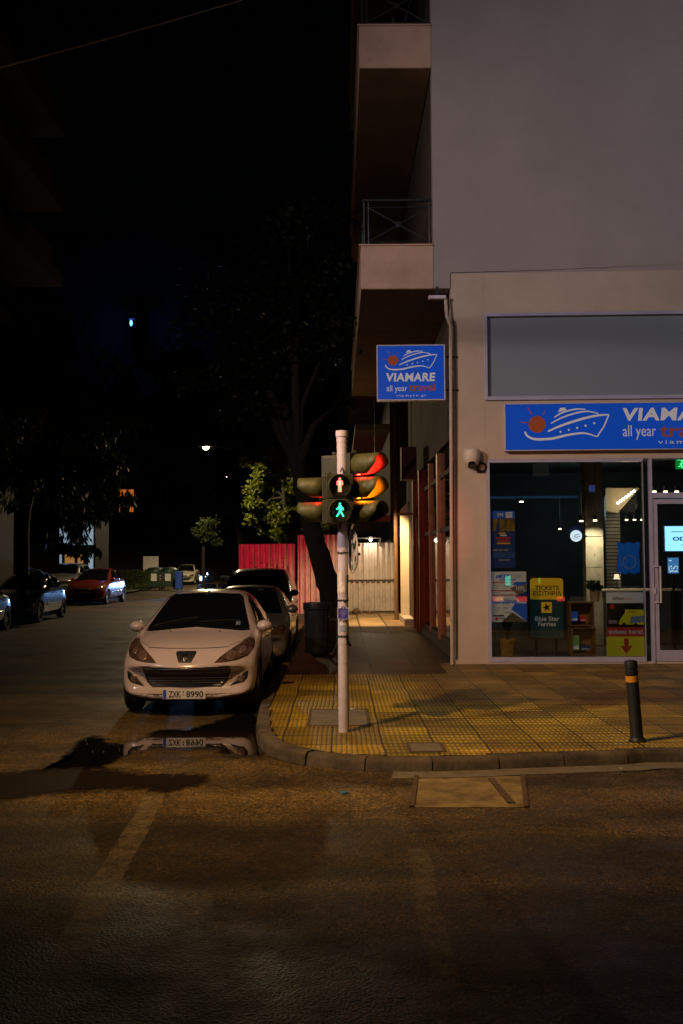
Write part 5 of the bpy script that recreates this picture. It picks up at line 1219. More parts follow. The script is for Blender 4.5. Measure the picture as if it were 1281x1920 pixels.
PAINT = {}
def paint(n, c, metal=.0, rough=.28, dust=.15): return mat('paint_' + n, c, rough, metal, ns=2.5, na=dust, coat=.7)
def car(name, label, x, y, rz=0, L=4.03, W=1.75, H=1.5, kind='hatch', pt=None, detail=1, plate=None, z=0, group='parked cars'):
    root = thing(name, label, 'car', (0, 0, 0), 0, group)
    sc_y = L / 4.03; yf, yr = .83 * sc_y, 3.37 * sc_y; rw = .31
    body, bv, (sx, sy, sz) = make_body(L, W, H, kind, pt, [(yf, (.365, .315)), (yr, (.365, .315))]); body.parent = root
    GD = M['glass_dark']
    for xs in (-1, 1):
        for yy in (yf, yr): wheel(root, xs * (W / 2 - .125), yy, rw, 1, W)
    q = MB(); q.box(-W / 2 + .14, W / 2 - .14, .5, L - .5, .15, .24); q.build('underbody', M['rubber'], root)
    tall = kind == 'van'
    if kind == 'hatch': ws_ = [(0, 1.035), (.62, .985), (.70, .985), (.52, 1.40), (.46, 1.435), (0, 1.455)]
    elif kind == 'sedan': ws_ = [(0, .985), (.62, .95), (.69, .95), (.52, 1.355), (.46, 1.39), (0, 1.41)]
    else: ws_ = [(0, 1.16), (.66, 1.12), (.72, 1.12), (.62, 1.57), (.56, 1.61), (0, 1.64)]
    ws_ = [(a * sx, b_ * sz) for a, b_ in ws_]; full = ws_ + [(-a, b_) for a, b_ in reversed(ws_[1:-1])]
    patch('windscreen', bv, full, 'front', GD, root, .004, .05)
    # side glass
    def SC(P_): return [(a * sy, b_ * sz) for a, b_ in P_]
    if kind == 'hatch':
        sw1 = [(1.62, 1.02), (1.75, 1.13), (2.12, 1.34), (2.42, 1.415), (2.50, 1.42), (2.46, 1.0)]; sw2 = [(2.54, 1.0), (2.56, 1.42), (2.95, 1.41), (3.30, 1.34), (3.46, 1.22), (3.38, 1.08), (3.2, 1.03)]
    elif kind == 'sedan':
        sw1 = [(1.72, .97), (1.9, 1.13), (2.2, 1.31), (2.45, 1.37), (2.5, .96)]; sw2 = [(2.56, .96), (2.56, 1.37), (2.85, 1.35), (3.15, 1.22), (3.35, 1.04), (3.3, .99)]
    else:
        sw1 = [(1.35, 1.07), (1.5, 1.25), (1.85, 1.5), (2.0, 1.54), (2.3, 1.55), (2.3, 1.08)]; sw2 = [(2.38, 1.08), (2.38, 1.55), (3.3, 1.54), (3.6, 1.4), (3.62, 1.12)]
    for sd in (-1, 1):
        patch('side_window', bv, SC(sw1), 'side', GD, root, .004, .06, side=sd); patch('side_window', bv, SC(sw2), 'side', GD, root, .004, .06, side=sd)
        if detail:
            for yy in (1.42, 2.50, 3.42):     # door gaps
                if kind != 'hatch' or yy < 3: pass
                patch('door_gap', bv, SC([(yy, .30), (yy + .012, .30), (yy + .014, .95), (yy + .002, .95)]), 'side', M['black'], root, .001, .08, side=sd)
            for yy in (2.28, 3.2): 
                p = bv.ray_cast(Vector((sd * 3, yy * sy, .86 * sz)), Vector((-sd, 0, 0)))[0]
                if p: MB().box(-.012, .018, -.09, .09, -.012, .012).build('door_handle', pt, root, bevel=.006, loc=(p.x + sd * .008, p.y, p.z))
            patch('side_moulding', bv, SC([(1.45, .50), (3.02, .52), (3.02, .575), (1.45, .555)]), 'side', pt, root, .012, .08, side=sd)
        # mirrors
        mz = (1.0 if not tall else 1.10) * sz; my = (1.48 if not tall else 1.2) * sy
        q = MB(); q.lathe([(.001, .085), (.05, .075), (.095, .035), (.108, -.02), (.10, -.055), (.001, -.06)], 18, M=Matrix.Translation((sd * (W / 2 - .005), my, mz + .025)) @ Matrix.Rotation(R(-90), 4, 'X') @ Matrix.Scale(.72, 4, (0, 1, 0)) @ Matrix.Rotation(R(180), 4, 'X'))
        mo = q.build('mirror', pt, root, smooth=True, ang=60); q = MB(); q.tube([(sd * (W / 2 - .10), my + .02, mz - .03), (sd * (W / 2 + .0), my + .02, mz + .0)], .022, 8); q.build('mirror_arm', M['black'], mo)
    # rear screen and lights
    rz0, rz1 = (1.03, 1.38) if kind == 'hatch' else ((1.03, 1.34) if kind == 'sedan' else (1.15, 1.55))
    patch('rear_window', bv, [(.5 * sx, rz0 * sz), (-.5 * sx, rz0 * sz), (-.42 * sx, rz1 * sz), (.42 * sx, rz1 * sz)], 'rear', GD, root, .004, .07)
    for sd in (-1, 1): patch('tail_light', bv, [(sd * .55 * sx, .72 * sz), (sd * .74 * sx, .74 * sz), (sd * .74 * sx, .92 * sz), (sd * .62 * sx, .90 * sz)], 'rear', mat('tail_red', (.25, .01, .01), .15, na=0), root, .006, .06)
    HL = mat('headlight_glass', (.13, .075, .05), .10, .3, ns=14, na=.7); CH = M['chrome']
    if detail >= 2:
        def mm(n_, P_, m_, off=.004, st=.03, se=0, par=root):
            o1 = patch(n_, bv, P_, 'front', m_, par, off, st, se); o2 = patch(n_, bv, mirror(P_), 'front', m_, par, off, st, se); return o1, o2
        hp = [(.355, .665), (.42, .73), (.52, .80), (.63, .865), (.71, .915), (.765, .925), (.80, .86), (.80, .80), (.745, .725), (.62, .685), (.48, .668)]
        o1, o2 = mm('headlight', hp, HL, .004, .025)
        for o_, sd in ((o1, -1), (o2, 1)): pass
        for hx, hz, hr in ((.55, .745, .062), (.68, .80, .048)):
            P_ = [(hx + hr * math.cos(a), hz + hr * math.sin(a)) for a in [i * math.pi / 9 for i in range(18)]]
            patch('reflector', bv, P_, 'front', mat('lamp_bowl', (.26, .17, .14), .2, .5, ns=40, na=.6), o1, .007, .02); patch('reflector', bv, mirror(P_), 'front', MATS['lamp_bowl'], o2, .007, .02)
        gp = [(-.43, .352), (.43, .352), (.50, .42), (.545, .56), (.54, .612), (-.54, .612), (-.545, .56), (-.50, .42)]
        gr = patch('grille', bv, gp, 'front', M['black'], root, .003, .03)
        for z_, hw, t_ in ((.600, .53, .006), (.468, .505, .004), (.438, .49, .004), (.408, .47, .004), (.378, .45, .004)):
            patch('grille_bar', bv, [(-hw, z_ - t_), (hw, z_ - t_), (hw, z_ + t_), (-hw, z_ + t_)], 'front', mat('grille_chrome', (.4, .4, .42), .2, 1, na=0), gr, .012, .03)
        bd = [(-.075, .672), (.075, .672), (.125, .775), (.12, .80), (-.12, .80), (-.125, .775)]
        bz = patch('badge_recess', bv, bd, 'front', M['black'], root, .003, .02)
        em = [(-.012, .682), (.02, .69), (.01, .715), (.045, .705), (.05, .72), (.025, .745), (.05, .77), (.02, .775), (.0, .755), (-.03, .765), (-.055, .75), (-.02, .735), (-.045, .70), (-.02, .71)]
        patch('emblem', bv, em, 'front', mat('emblem_metal', (.5, .5, .52), .25, 1, na=.2), bz, .010, .02)
        fp = [(.545, .362), (.60, .395), (.655, .43), (.735, .50), (.745, .555), (.72, .55), (.655, .50), (.62, .46), (.575, .40)]
        fp = [(.53, .362), (.70, .41), (.745, .46), (.755, .55), (.715, .545), (.665, .49), (.60, .44)]
        o1, o2 = mm('fog_recess', fp, M['black'], .003, .03)
        P_ = [(.665 + .047 * math.cos(a), .455 + .047 * math.sin(a)) for a in [i * math.pi / 9 for i in range(18)]]
        patch('fog_light', bv, P_, 'front', MATS['lamp_bowl'], o1, .012, .02); patch('fog_light', bv, mirror(P_), 'front', MATS['lamp_bowl'], o2, .012, .02)
        # bonnet shut line across the nose and up both sides
        hl = [(-.50, .832), (-.25, .826), (0, .825), (.25, .826), (.50, .832)]
        patch('bonnet_gap', bv, hl + [(a, b_ + .007) for a, b_ in reversed(hl)], 'front', M['black'], root, .0012, .03)
        for sd in (-1, 1):
            c_ = [(sd * .50, .42), (sd * .62, .60), (sd * .70, .80), (sd * .745, 1.05)]
            patch('bonnet_gap', bv, [(a, b_) for a, b_ in c_] + [(a + sd * .008, b_) for a, b_ in reversed(c_)], 'top', M['black'], root, .0012, .03)
        # wipers, aerial, washer jets
        q = MB()
        for xa, xb in ((-.62, -.02), (.02, .55)): 
            pts = []
            for k in range(7):
                xx = xa + (xb - xa) * k / 6; h = bv.ray_cast(Vector((xx, 1.25 + .02 * k, 4)), Vector((0, 0, -1)))[0]; pts.append(h + Vector((0, 0, .018)))
            q.tube(pts, .009, 6)
        q.build('wiper', M['black'], root)
        q = MB()
        for xx in (-.32, .32): h = bv.ray_cast(Vector((xx, .98, 4)), Vector((0, 0, -1)))[0]; q.cyl(h, h + Vector((0, 0, .014)), .014, .008, 10)
        q.build('washer_jet', M['black'], root)
        h = bv.ray_cast(Vector((0, 2.35, 4)), Vector((0, 0, -1)))[0]; q = MB(); q.tube([h, h + Vector((0, .1, .05)), h + Vector((0, .4, .25))], [.012, .006, .002], 6); q.build('aerial', M['black'], root)
        # things seen through the screen: dark seats are hidden by the glass; tax sticker
        patch('sticker', bv, [(.50, 1.04), (.56, 1.04), (.56, 1.09), (.50, 1.09)], 'front', mat('windscreen_sticker', (.15, .2, .3), .5, na=.1), root, .006, .03)
        text_plate(root, 'number_plate', plate, .0, -.006 + (min(bv.ray_cast(Vector((xx, -3, zz)), Vector((0, 1, 0)))[0].y for zz in (.25, .3, .36) for xx in (-.25, 0, .25))), .240, small=True)
        patch('bumper_lip', bv, [(-.62, .262), (.62, .262), (.66, .285), (-.66, .285)], 'front', M['black'], root, .002, .05)
        # quarter glass by the mirror
        for sd in (-1, 1): patch('quarter_window', bv, [(1.38, .985), (1.58, .99), (1.62, 1.09)], 'side', GD, root, .004, .05, side=sd)
    else:
        k = sz
        hp = [(.40 * sx, .63 * k), (.55 * sx, .75 * k), (.74 * sx, .80 * k), (.79 * sx, .74 * k), (.76 * sx, .64 * k)]
        patch('headlight', bv, hp, 'front', HL, root, .004, .05); patch('headlight', bv, mirror(hp), 'front', HL, root, .004, .05)
        patch('grille', bv, [(-.45 * sx, .34 * k), (.45 * sx, .34 * k), (.52 * sx, .50 * k), (-.52 * sx, .50 * k)], 'front', M['black'], root, .003, .06)
        patch('grille', bv, [(-.30 * sx, .62 * k), (.30 * sx, .62 * k), (.33 * sx, .70 * k), (-.33 * sx, .70 * k)], 'front', M['black'], root, .003, .06)
        yy = bv.ray_cast(Vector((0, -3, .5 * k)), Vector((0, 1, 0)))[0].y; text_plate(root, 'number_plate', plate, 0, yy - .004, .50 * k, w_=.5)
    root.location = (x, y, z); root.rotation_euler.z = rz
    return root
car('parked_hatchback', 'white hatchback parked at the kerb facing the camera, plate mirrored in the puddle', -1.895, 12.2, 0, pt=paint('white', (.50, .42, .42), 0, .22, .08), detail=2, plate='ZXK-8990')
car('parked_hatchback', 'silver beige small car parked right behind the white hatchback', -1.70, 16.95, 0, L=3.95, W=1.68, H=1.44, kind='sedan', pt=paint('silver', (.26, .24, .21), .6, .3), plate=None)
car('parked_van', 'tall dark people carrier in front of the red lit fence', -1.95, 22.2, R(0), L=4.5, W=1.80, H=1.70, kind='van', pt=paint('black', (.02, .018, .018), .2, .25), plate=None)
car('parked_saloon', 'grey saloon cut by the left edge of the picture', -10.0, 24.0, R(0), L=4.3, W=1.76, H=1.43, kind='sedan', pt=paint('steel', (.26, .28, .33), .6, .25), plate=None)
car('parked_hatchback', 'dark blue car between the grey saloon and the red hatchback', -10.05, 30.0, R(0), L=4.1, W=1.74, H=1.52, kind='hatch', pt=paint('navy', (.10, .13, .19), .6, .22), plate=None)
car('parked_hatchback', 'red hatchback with bright front plate across the street', -10.75, 41.8, R(-3), L=4.1, W=1.76, H=1.55, kind='hatch', pt=paint('red', (.17, .024, .015), .2, .25), plate='YZK5601')
car('parked_van', 'pale estate car standing behind the red hatchback', -14.2, 50, R(0), L=4.4, W=1.8, H=1.65, kind='van', pt=paint('pale', (.25, .24, .22), .3, .3), detail=0, z=.1)
car('parked_hatchback', 'dark small car half hidden behind the red hatchback', -14.6, 42, R(-10), L=4.0, W=1.7, H=1.5, kind='hatch', pt=paint('charcoal', (.03, .03, .035), .4, .3), detail=0, z=.1)
car('parked_hatchback', 'small cream city car far up the street beside the green bins', -11.4, 73, R(0), L=3.6, W=1.62, H=1.50, kind='hatch', pt=paint('cream', (.45, .42, .34), .0, .3), detail=0)
# ---------------------------------------------------------------- corrugated fences
def corr(name, label, xa, xb, y, z0, z1, m_, pitch=.175, dep=.11, cat='fence', rail=None, loc_y=0, tp=lambda x: 0):
    t = thing(name, label, cat, ((xa + xb) / 2, y, z0)); q = MB(); cx = (xa + xb) / 2; vs = []; fs = []; x = xa; i = 0
    prof = [(0, 0), (.42, 0), (.5, -dep), (.92, -dep)]
    xs = []
    while x < xb:
        for a, d in prof:
            if x + a * pitch <= xb: xs.append((x + a * pitch - cx, d))
        x += pitch
    for xx, d in xs: e = tp(xx + cx); vs += [(xx, d, 0), (xx, d, z1 - z0 + e)]
    for k in range(len(xs) - 1): fs.append((2 * k, 2 * k + 2, 2 * k + 3, 2 * k + 1))
    q.add(vs, fs); q.build('panel', m_, t, solid=.003)
    q = MB(); 
    for zz in (rail or []): q.box(xa - cx, xb - cx, -dep - .03, -dep - .002, zz - .03, zz + .03)
    for xx in (xa, xb): q.box(xx - cx - .03, xx - cx + .03, -.05, .02, 0, z1 - z0)
    if rail: q.build('rail', mat('fence_rail', (.05, .04, .03), .7, na=.3), t)
    return t
FY = 32.6
x_a, x_b, x_c, x_d = at(448, 1060, FY).x, at(558, 1060, FY).x, at(636, 1060, FY).x, at(745, 1060, FY).x
zt1, zt2, zt3 = at(500, 1020, FY).z, at(600, 1003, FY).z, at(700, 1018, FY).z
WHT = mat('fence_white', (.50, .45, .42), .55, ns=3, na=.25, bump=.1, bs=20)
corr('corrugated_fence', 'low left run of corrugated fence with a sprayed tag, glowing red', x_a, x_b - .01, FY, PAVE, zt1, WHT)
corr('corrugated_fence', 'taller run of corrugated fence behind the leaning trunk, red to orange', x_b + .01, x_c, FY - .03, PAVE, zt2, WHT)
corr('corrugated_fence', 'cream corrugated fence with a middle rail, lit at the end of the pavement', x_c + .02, x_d, FY + .0, PAVE, zt3, WHT, rail=[(at(700, 1088, FY).z - PAVE), .06])
q = MB(); gx, gz = at(462, 1062, FY - .06).x, at(462, 1062, FY - .06).z
gs_ = FY / FPX
q.text('DOKE', 0, 0, 17 * gs_, 0, 0, width=78 * gs_, bold=.0)
tg = MB(); 
def loop(cx, cy, rx, ry, a0=0, a1=360): return [(cx + rx * math.cos(R(a)), cy + ry * math.sin(R(a))) for a in range(a0, a1 + 1, 20)]
for pts in ([(0, .05), (.02, .36), (0, .35)], [(0, .35), (.2, .36), (.3, .2), (.22, .06), (0, .04)], loop(.47, .2, .13, .16), [(.66, .02), (.68, .36)], [(.92, .34), (.7, .18), (.78, .12), (.96, .0)], [(1.0, .18), (1.2, .22), (1.25, .34), (1.12, .4), (1.0, .3), (.98, .12), (1.1, .02), (1.32, .08)], [(1.05, .44), (1.18, .52), (1.3, .42), (1.36, .1)]):
    tg.ribbon(pts, .022, 0, t=.002)
gt = tg.build('graffiti_tag', mat('spray_black', (.02, .01, .01), .7, na=0)); gt.parent = [o for o in col.objects if o.name == 'corrugated_fence'][0]
gt.location = (gx - gt.parent.location.x, -.056, gz - PAVE - .25)
# lamp on the fence corner and what it lights
lp = at(695, 1012, FY - .25); t = thing('wall_lamp', 'small bright bulb lamp above the cream corrugated fence', 'lamp', lp)
MB().lathe([(.001, .045), (.03, .035), (.045, 0), (.03, -.035), (.001, -.045)], 14).build('bulb', emis('bulb_bright', (1, .9, .7), 30), t, smooth=True)
q = MB(); q.box(-1.0, .3, .05, .10, .03, .07).box(-.05, .05, -.03, .1, .045, .10).box(.28, .34, .05, .2, -.2, .07).build('bracket', M['rail'], t)
t = thing('hanging_lamp', 'small lamp hanging from the soffit over the end of the pavement', 'lamp', (1.02, 27.6, 3.7))
MB().cyl((0, 0, .04), (0, 0, zsoff - 3.7 - .01), .008, n=6).lathe([(.03, .12), (.10, .06), (.12, 0), (.11, 0)], 16).build('shade', M['rail'], t, smooth=True); MB().lathe([(.001, .03), (.04, .02), (.05, 0), (.001, -.02)], 12).build('bulb', emis('bulb_warm', (1, .75, .45), 6), t, smooth=True)
lamp('hanging_lamp_light', 'SPOT', (1.02, 27.6, 3.6), 1000, (1, .66, .32), .06, (1.0, 29.6, 0), 104, .5)
lamp('wall_lamp_light', 'POINT', lp + Vector((0, -.18, -.05)), 30, (1, .76, .48), .04)
# scrap at the foot of the fence
q = MB(); random.seed(2)
for i in range(9): a = random.uniform(-.5, .5); q.lathe([(.001, .02), (.09, .03), (.11, .09), (.05, .16), (.001, .17)], 9, M=Matrix.Translation((a, random.uniform(-.12, .12), 0)) @ Matrix.Rotation(random.uniform(0, 3), 4, 'Z') @ Matrix.Scale(random.uniform(.5, 1.2), 4))
o = q.build('rubble', mat('rubble_brown', (.15, .11, .07), .9, ns=9, na=.5), loc=(at(672, 1160, FY - .4).x, FY - .4, PAVE)); tag(o, kind='stuff', label='low heap of rubble at the foot of the cream fence', cat='rubble')

# ---------------------------------------------------------------- trees
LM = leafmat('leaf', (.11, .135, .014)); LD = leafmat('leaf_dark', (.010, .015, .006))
def tree(label, base_, path, r0, clumps, n_leaf, leaf, m_, group=None, name='street_tree', droop=0, limbs=6, seed=1, bark=None):
    random.seed(seed); b0 = Vector(base_); t = thing(name, label, 'tree', b0, 0, group)
    P_ = catmull([Vector(p) - b0 for p in path], 5); n_ = len(P_); q = MB()
    q.tube([p + Vector((noise.noise(p * 2) * .05, noise.noise(p * 2 + Vector((9, 0, 0))) * .05, 0)) for p in P_], [r0 * (1.25 if i == 0 else 1) * (1 - .5 * i / (n_ - 1)) * (1 + .18 * noise.noise((i * .8, seed, 0))) for i in range(n_)], 12)
    top = P_[-1]
    for c in clumps[:limbs]:
        e = Vector(c[0]) - b0; k = P_[int(n_ * .75)]
        mid = k.lerp(e, .5) + Vector((random.uniform(-.2, .2), random.uniform(-.2, .2), .15)); q.tube([k, mid, e], [r0 * .45, r0 * .28, r0 * .08], 7)
    q.build('trunk', M['bark'], t, smooth=True, ang=70)
    q = MB(); tot = sum(c[1] ** 2 for c in clumps)
    for c, rr in clumps:
        c = Vector(c) - b0; subs = []
        for _ in range(max(5, int(10 * rr))):
            d = Vector((random.gauss(0, 1), random.gauss(0, 1), random.gauss(0, .8))).normalized() * rr * random.uniform(.35, 1.0); subs.append((c + d, rr * random.uniform(.18, .38)))
        for _ in range(int(n_leaf * rr ** 2 / tot)):
            sc_, sr = random.choice(subs); p = sc_ + Vector((random.gauss(0, 1), random.gauss(0, 1), random.gauss(0, .8))) * sr * .6
            s_ = leaf * random.uniform(.6, 1.4)
            d = Vector((random.uniform(-1, 1), random.uniform(-1, 1), random.uniform(-.9, .5) - droop)).normalized()
            sd = d.cross(Vector((random.uniform(-1, 1), random.uniform(-1, 1), random.uniform(-1, 1)))).normalized() * s_ * (.32 if not droop else .14)
            q.add([p, p + d * s_ * .5 + sd, p + d * s_, p + d * s_ * .5 - sd], [(0, 1, 2, 3)])
    q.build('crown', m_, t); return t
def W(px, py, Y): return at(px, py, Y)
# leaning trunk on the pavement
tb = G(629, 1210, PAVE); Yt = tb.y
tree('old tree with a thick leaning trunk behind the litter bin', (tb.x + .02, Yt, PAVE), [(tb.x + .02, Yt, PAVE - .05), W(620, 1120, Yt), W(602, 1050, Yt), W(588, 1000, Yt), W(570, 930, Yt), W(552, 840, Yt), W(530, 760, Yt)], .27,
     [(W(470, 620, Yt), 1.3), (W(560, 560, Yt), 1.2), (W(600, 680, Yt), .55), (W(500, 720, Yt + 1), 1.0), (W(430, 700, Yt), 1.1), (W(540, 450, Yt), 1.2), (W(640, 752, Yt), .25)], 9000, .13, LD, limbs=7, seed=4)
Y1 = 47.5
tree('tree with sunny green leaves lit by the street lamp, above the red fence', (W(540, 1060, Y1).x, Y1, 0), [(W(545, 1060, Y1).x, Y1, 0), W(545, 1030, Y1), W(535, 960, Y1), W(530, 900, Y1)], .16,
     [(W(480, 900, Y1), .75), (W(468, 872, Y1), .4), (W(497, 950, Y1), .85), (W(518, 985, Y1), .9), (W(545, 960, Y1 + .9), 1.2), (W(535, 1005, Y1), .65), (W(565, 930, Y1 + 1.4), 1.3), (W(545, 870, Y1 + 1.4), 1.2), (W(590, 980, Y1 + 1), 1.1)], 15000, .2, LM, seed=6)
Y2 = 50
tree('small round crowned tree standing alone under the street lamp', (W(382, 1060, Y2).x, Y2, 0), [(W(382, 1060, Y2).x, Y2, 0), W(381, 1040, Y2), W(383, 1010, Y2)], .1,
     [(W(383, 990, Y2), .72), (W(372, 1005, Y2), .5), (W(396, 1005, Y2), .5)], 3500, .13, leafmat('leaf_mid', (.05, .075, .02)), seed=8)
Y3 = 34
tree('drooping feathery tree hanging over the parked cars on the left', (W(40, 1060, Y3).x, Y3, 0), [(W(42, 1060, Y3).x, Y3, 0), W(42, 1000, Y3), W(60, 900, Y3), W(90, 820, Y3)], .28,
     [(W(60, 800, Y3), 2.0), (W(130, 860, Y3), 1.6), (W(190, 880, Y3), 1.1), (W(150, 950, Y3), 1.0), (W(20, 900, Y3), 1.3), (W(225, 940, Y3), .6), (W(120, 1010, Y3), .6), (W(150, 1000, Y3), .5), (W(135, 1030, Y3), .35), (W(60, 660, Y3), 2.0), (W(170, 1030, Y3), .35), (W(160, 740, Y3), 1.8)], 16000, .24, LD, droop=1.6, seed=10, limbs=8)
Y4 = 27
tree('dark tree close to the left building, reaching above the balconies', (W(-60, 1060, Y4).x, Y4, 0), [(W(-60, 1060, Y4).x, Y4, 0), W(-50, 900, Y4), W(-30, 760, Y4)], .25,
     [(W(10, 640, Y4), 1.2), (W(60, 610, Y4), .9), (W(-40, 700, Y4), 1.4), (W(20, 760, Y4), 1.2), (W(-40, 850, Y4), 1.2)], 7000, .2, LD, droop=.6, seed=12)
Y5 = 58
tree('broad dark tree behind the street lamp', (W(455, 1060, Y5).x, Y5, 0), [(W(455, 1060, Y5).x, Y5, 0), W(450, 1000, Y5), W(420, 900, Y5)], .25,
     [(W(320, 820, Y5), 2.4), (W(380, 760, Y5), 2.4), (W(270, 780, Y5), 2.2), (W(330, 700, Y5), 2.2), (W(430, 820, Y5), 1.8), (W(440, 920, Y5), 1.5)], 9000, .3, LD, seed=14)
# hedge and low shrubs by the bins
hd = thing('hedge', 'clipped green hedge between the red hatchback and the bins', 'hedge', (W(250, 1090, 60).x, 60, .1)); q = MB(); random.seed(15)
for _ in range(3500):
    p = Vector((random.uniform(-.95, .95), random.uniform(-.4, .4), random.uniform(.0, 1.15))); d = Vector((random.uniform(-1, 1), random.uniform(-1, 1), random.uniform(-.3, 1))).normalized(); s_ = .09
    sd = d.orthogonal().normalized() * s_ * .35; q.add([p, p + d * s_ * .5 + sd, p + d * s_, p + d * s_ * .5 - sd], [(0, 1, 2, 3)])
q.build('foliage', leafmat('leaf_mid', (.05, .075, .02)), hd)

# ---------------------------------------------------------------- street lamps
def street_lamp(label, base_, hz, head, lit=True, group=None):
    b0 = Vector(base_); t = thing('street_lamp', label, 'street lamp', b0, 0, group); h = Vector(head) - b0
    q = MB(); q.tube([(0, 0, 0), (0, 0, hz * .5), (0, 0, hz)], [.09, .07, .05], 14); q.cyl((0, 0, 0), (0, 0, .6), .12, n=14); q.build('pole', M['dark_metal'], t, smooth=True)
    q = MB(); q.tube([(0, 0, hz - .1), (h.x * .4, h.y * .4, hz + .1), (h.x, h.y, h.z + .1)], .03, 8); q.build('arm', M['dark_metal'], t)
    T_ = Matrix.Translation(h); q = MB(); q.lathe([(.001, .16), (.10, .15), (.22, .08), (.25, .02), (.23, .0)], 20, M=T_ @ Matrix.Scale(1.5, 4, (1, 0, 0))); q.build('lamp_head', M['dark_metal'], t, smooth=True)
    q = MB(); q.lathe([(.001, -.15), (.08, -.13), (.13, -.08), (.15, -.004)], 20, M=T_); q.build('lens', emis('lamp_white', (1, .80, .45), 25) if lit else M['glass_dark'], t, smooth=True)
    return t
street_lamp('lit street lamp over the side street between the dark trees', (-2.6, 50.5, 0), 7.0, LAMP_C)
def offlamp(label, base_, hz, head): return street_lamp(label, base_, hz + .3, (head[0], head[1], head[2] + .34))
lamp('added_fence_red', 'SPOT', (-2.75, 27.1, 1.15), 620, (1, .015, .06), .08, (-2.0, 32.6, 2.1), 54, .5)  # red spot added unseen behind the van to redden the fence
lamp('far_lamp_light', 'SPOT', (LAMP_C[0], LAMP_C[1] + .1, LAMP_C[2] - .25), 4800, (1.0, .78, .44), .1, (-10.2, 64, -.6), 30, .8)  # second narrow spot added at the far lamp to brighten bins and far car
offlamp('street lamp deeper in the side street, hidden by the crowns', (-3.0, 74, 0), 7.2, (-8.0, 70, 7.4))
lamp('added_deep_light', 'SPOT', (-8.0, 70, 7.2), 1900, (1, .76, .42), .1, (-9.5, 70, 0), 150, .2)  # lamp added out of sight to light the far car and the bins
offlamp('street lamp over the crossing, outside the picture on the left', (-6.6, 9.5, 0), 7.2, LAMP_A)
offlamp('street lamp of the avenue, outside the picture on the right', (18.0, 1.0, 0), 9.5, LAMP_B)
offlamp('street lamp of the avenue, outside the picture behind the camera on the left', (-12.5, 3.0, 0), 8.4, LAMP_D)

# ---------------------------------------------------------------- bins, motorbikes, sign posts up the street
def dumpster(px, Y, label, rz=0):
    p = at(px, 1060, Y); t = thing('dumpster', label, 'waste container', (p.x, Y, .02), rz, 'green waste containers')
    q = MB(); q.add([(-.42, -.4, .18), (.42, -.4, .18), (.42, .4, .18), (-.42, .4, .18), (-.55, -.5, 1.12), (.55, -.5, 1.12), (.55, .5, 1.12), (-.55, .5, 1.12)], [(3, 2, 1, 0), (4, 5, 6, 7), (0, 1, 5, 4), (1, 2, 6, 5), (2, 3, 7, 6), (3, 0, 4, 7)])
    for x in (-.35, 0, .35): q.box(x - .03, x + .03, -.50, -.44, .3, 1.1)
    q.build('body', mat('bin_green', (.02, .05, .03), .5, ns=6, na=.3), t, bevel=.02)
    q = MB(); q.lathe([(.52, 0), (.50, .12), (.36, .24), (.001, .28)], 20, M=Matrix.Translation((0, 0, 1.12)) @ Matrix.Scale(1.1, 4, (1, 0, 0))); q.build('lid', MATS['bin_green'], t, smooth=True)
    q = MB(); q.add([(-.15, -.535, .55), (.2, -.535, .55), (.2, -.545, 1.0), (-.15, -.545, 1.0), (-.15, -.53, .55), (.2, -.53, .55), (.2, -.54, 1.0), (-.15, -.54, 1.0)], [(0, 1, 2, 3), (7, 6, 5, 4), (0, 4, 5, 1), (1, 5, 6, 2), (2, 6, 7, 3), (3, 7, 4, 0)]); q.build('label', M['paper'], t)
    q = MB()
    for k in range(5): q.box(-.48, -.40, -.56, -.50, .55 + k * .1, .60 + k * .1, k % 2)
    q.build('hazard_strip', [mat('strip_red', (.5, .05, .03), .5, na=0), mat('strip_white', (.6, .6, .6), .5, na=0)], t)
    q = MB()
    for x in (-.35, .35):
        for y in (-.3, .3): q.cyl((x - .03, y, .09), (x + .03, y, .09), .09, n=12)
    q.build('wheel', M['rubber'], t)
dumpster(291, 62, 'green waste container with paper label, left one of the pair beside the hedge'); dumpster(317, 62, 'green waste container nearer the blue kerb bin, right one of the pair')
p = at(336, 1100, 60); t = thing('recycling_bin', 'narrow blue recycling bin next to the green containers', 'bin', (p.x, 60, .02))
q = MB(); q.box(-.2, .2, -.25, .25, .1, 1.05); q.build('body', mat('bin_blue', (.01, .06, .35), .4, na=.2), t, bevel=.03); q = MB(); q.prism([(-.22, 1.05), (.22, 1.05), (.2, 1.14), (-.2, 1.18)], -.27, .27); q.build('lid', MATS['bin_blue'], t, bevel=.01)
q = MB(); q.cyl((-.15, .2, .1), (-.1, .2, .1), .1, n=12).cyl((.1, .2, .1), (.15, .2, .1), .1, n=12); q.build('wheel', M['rubber'], t)
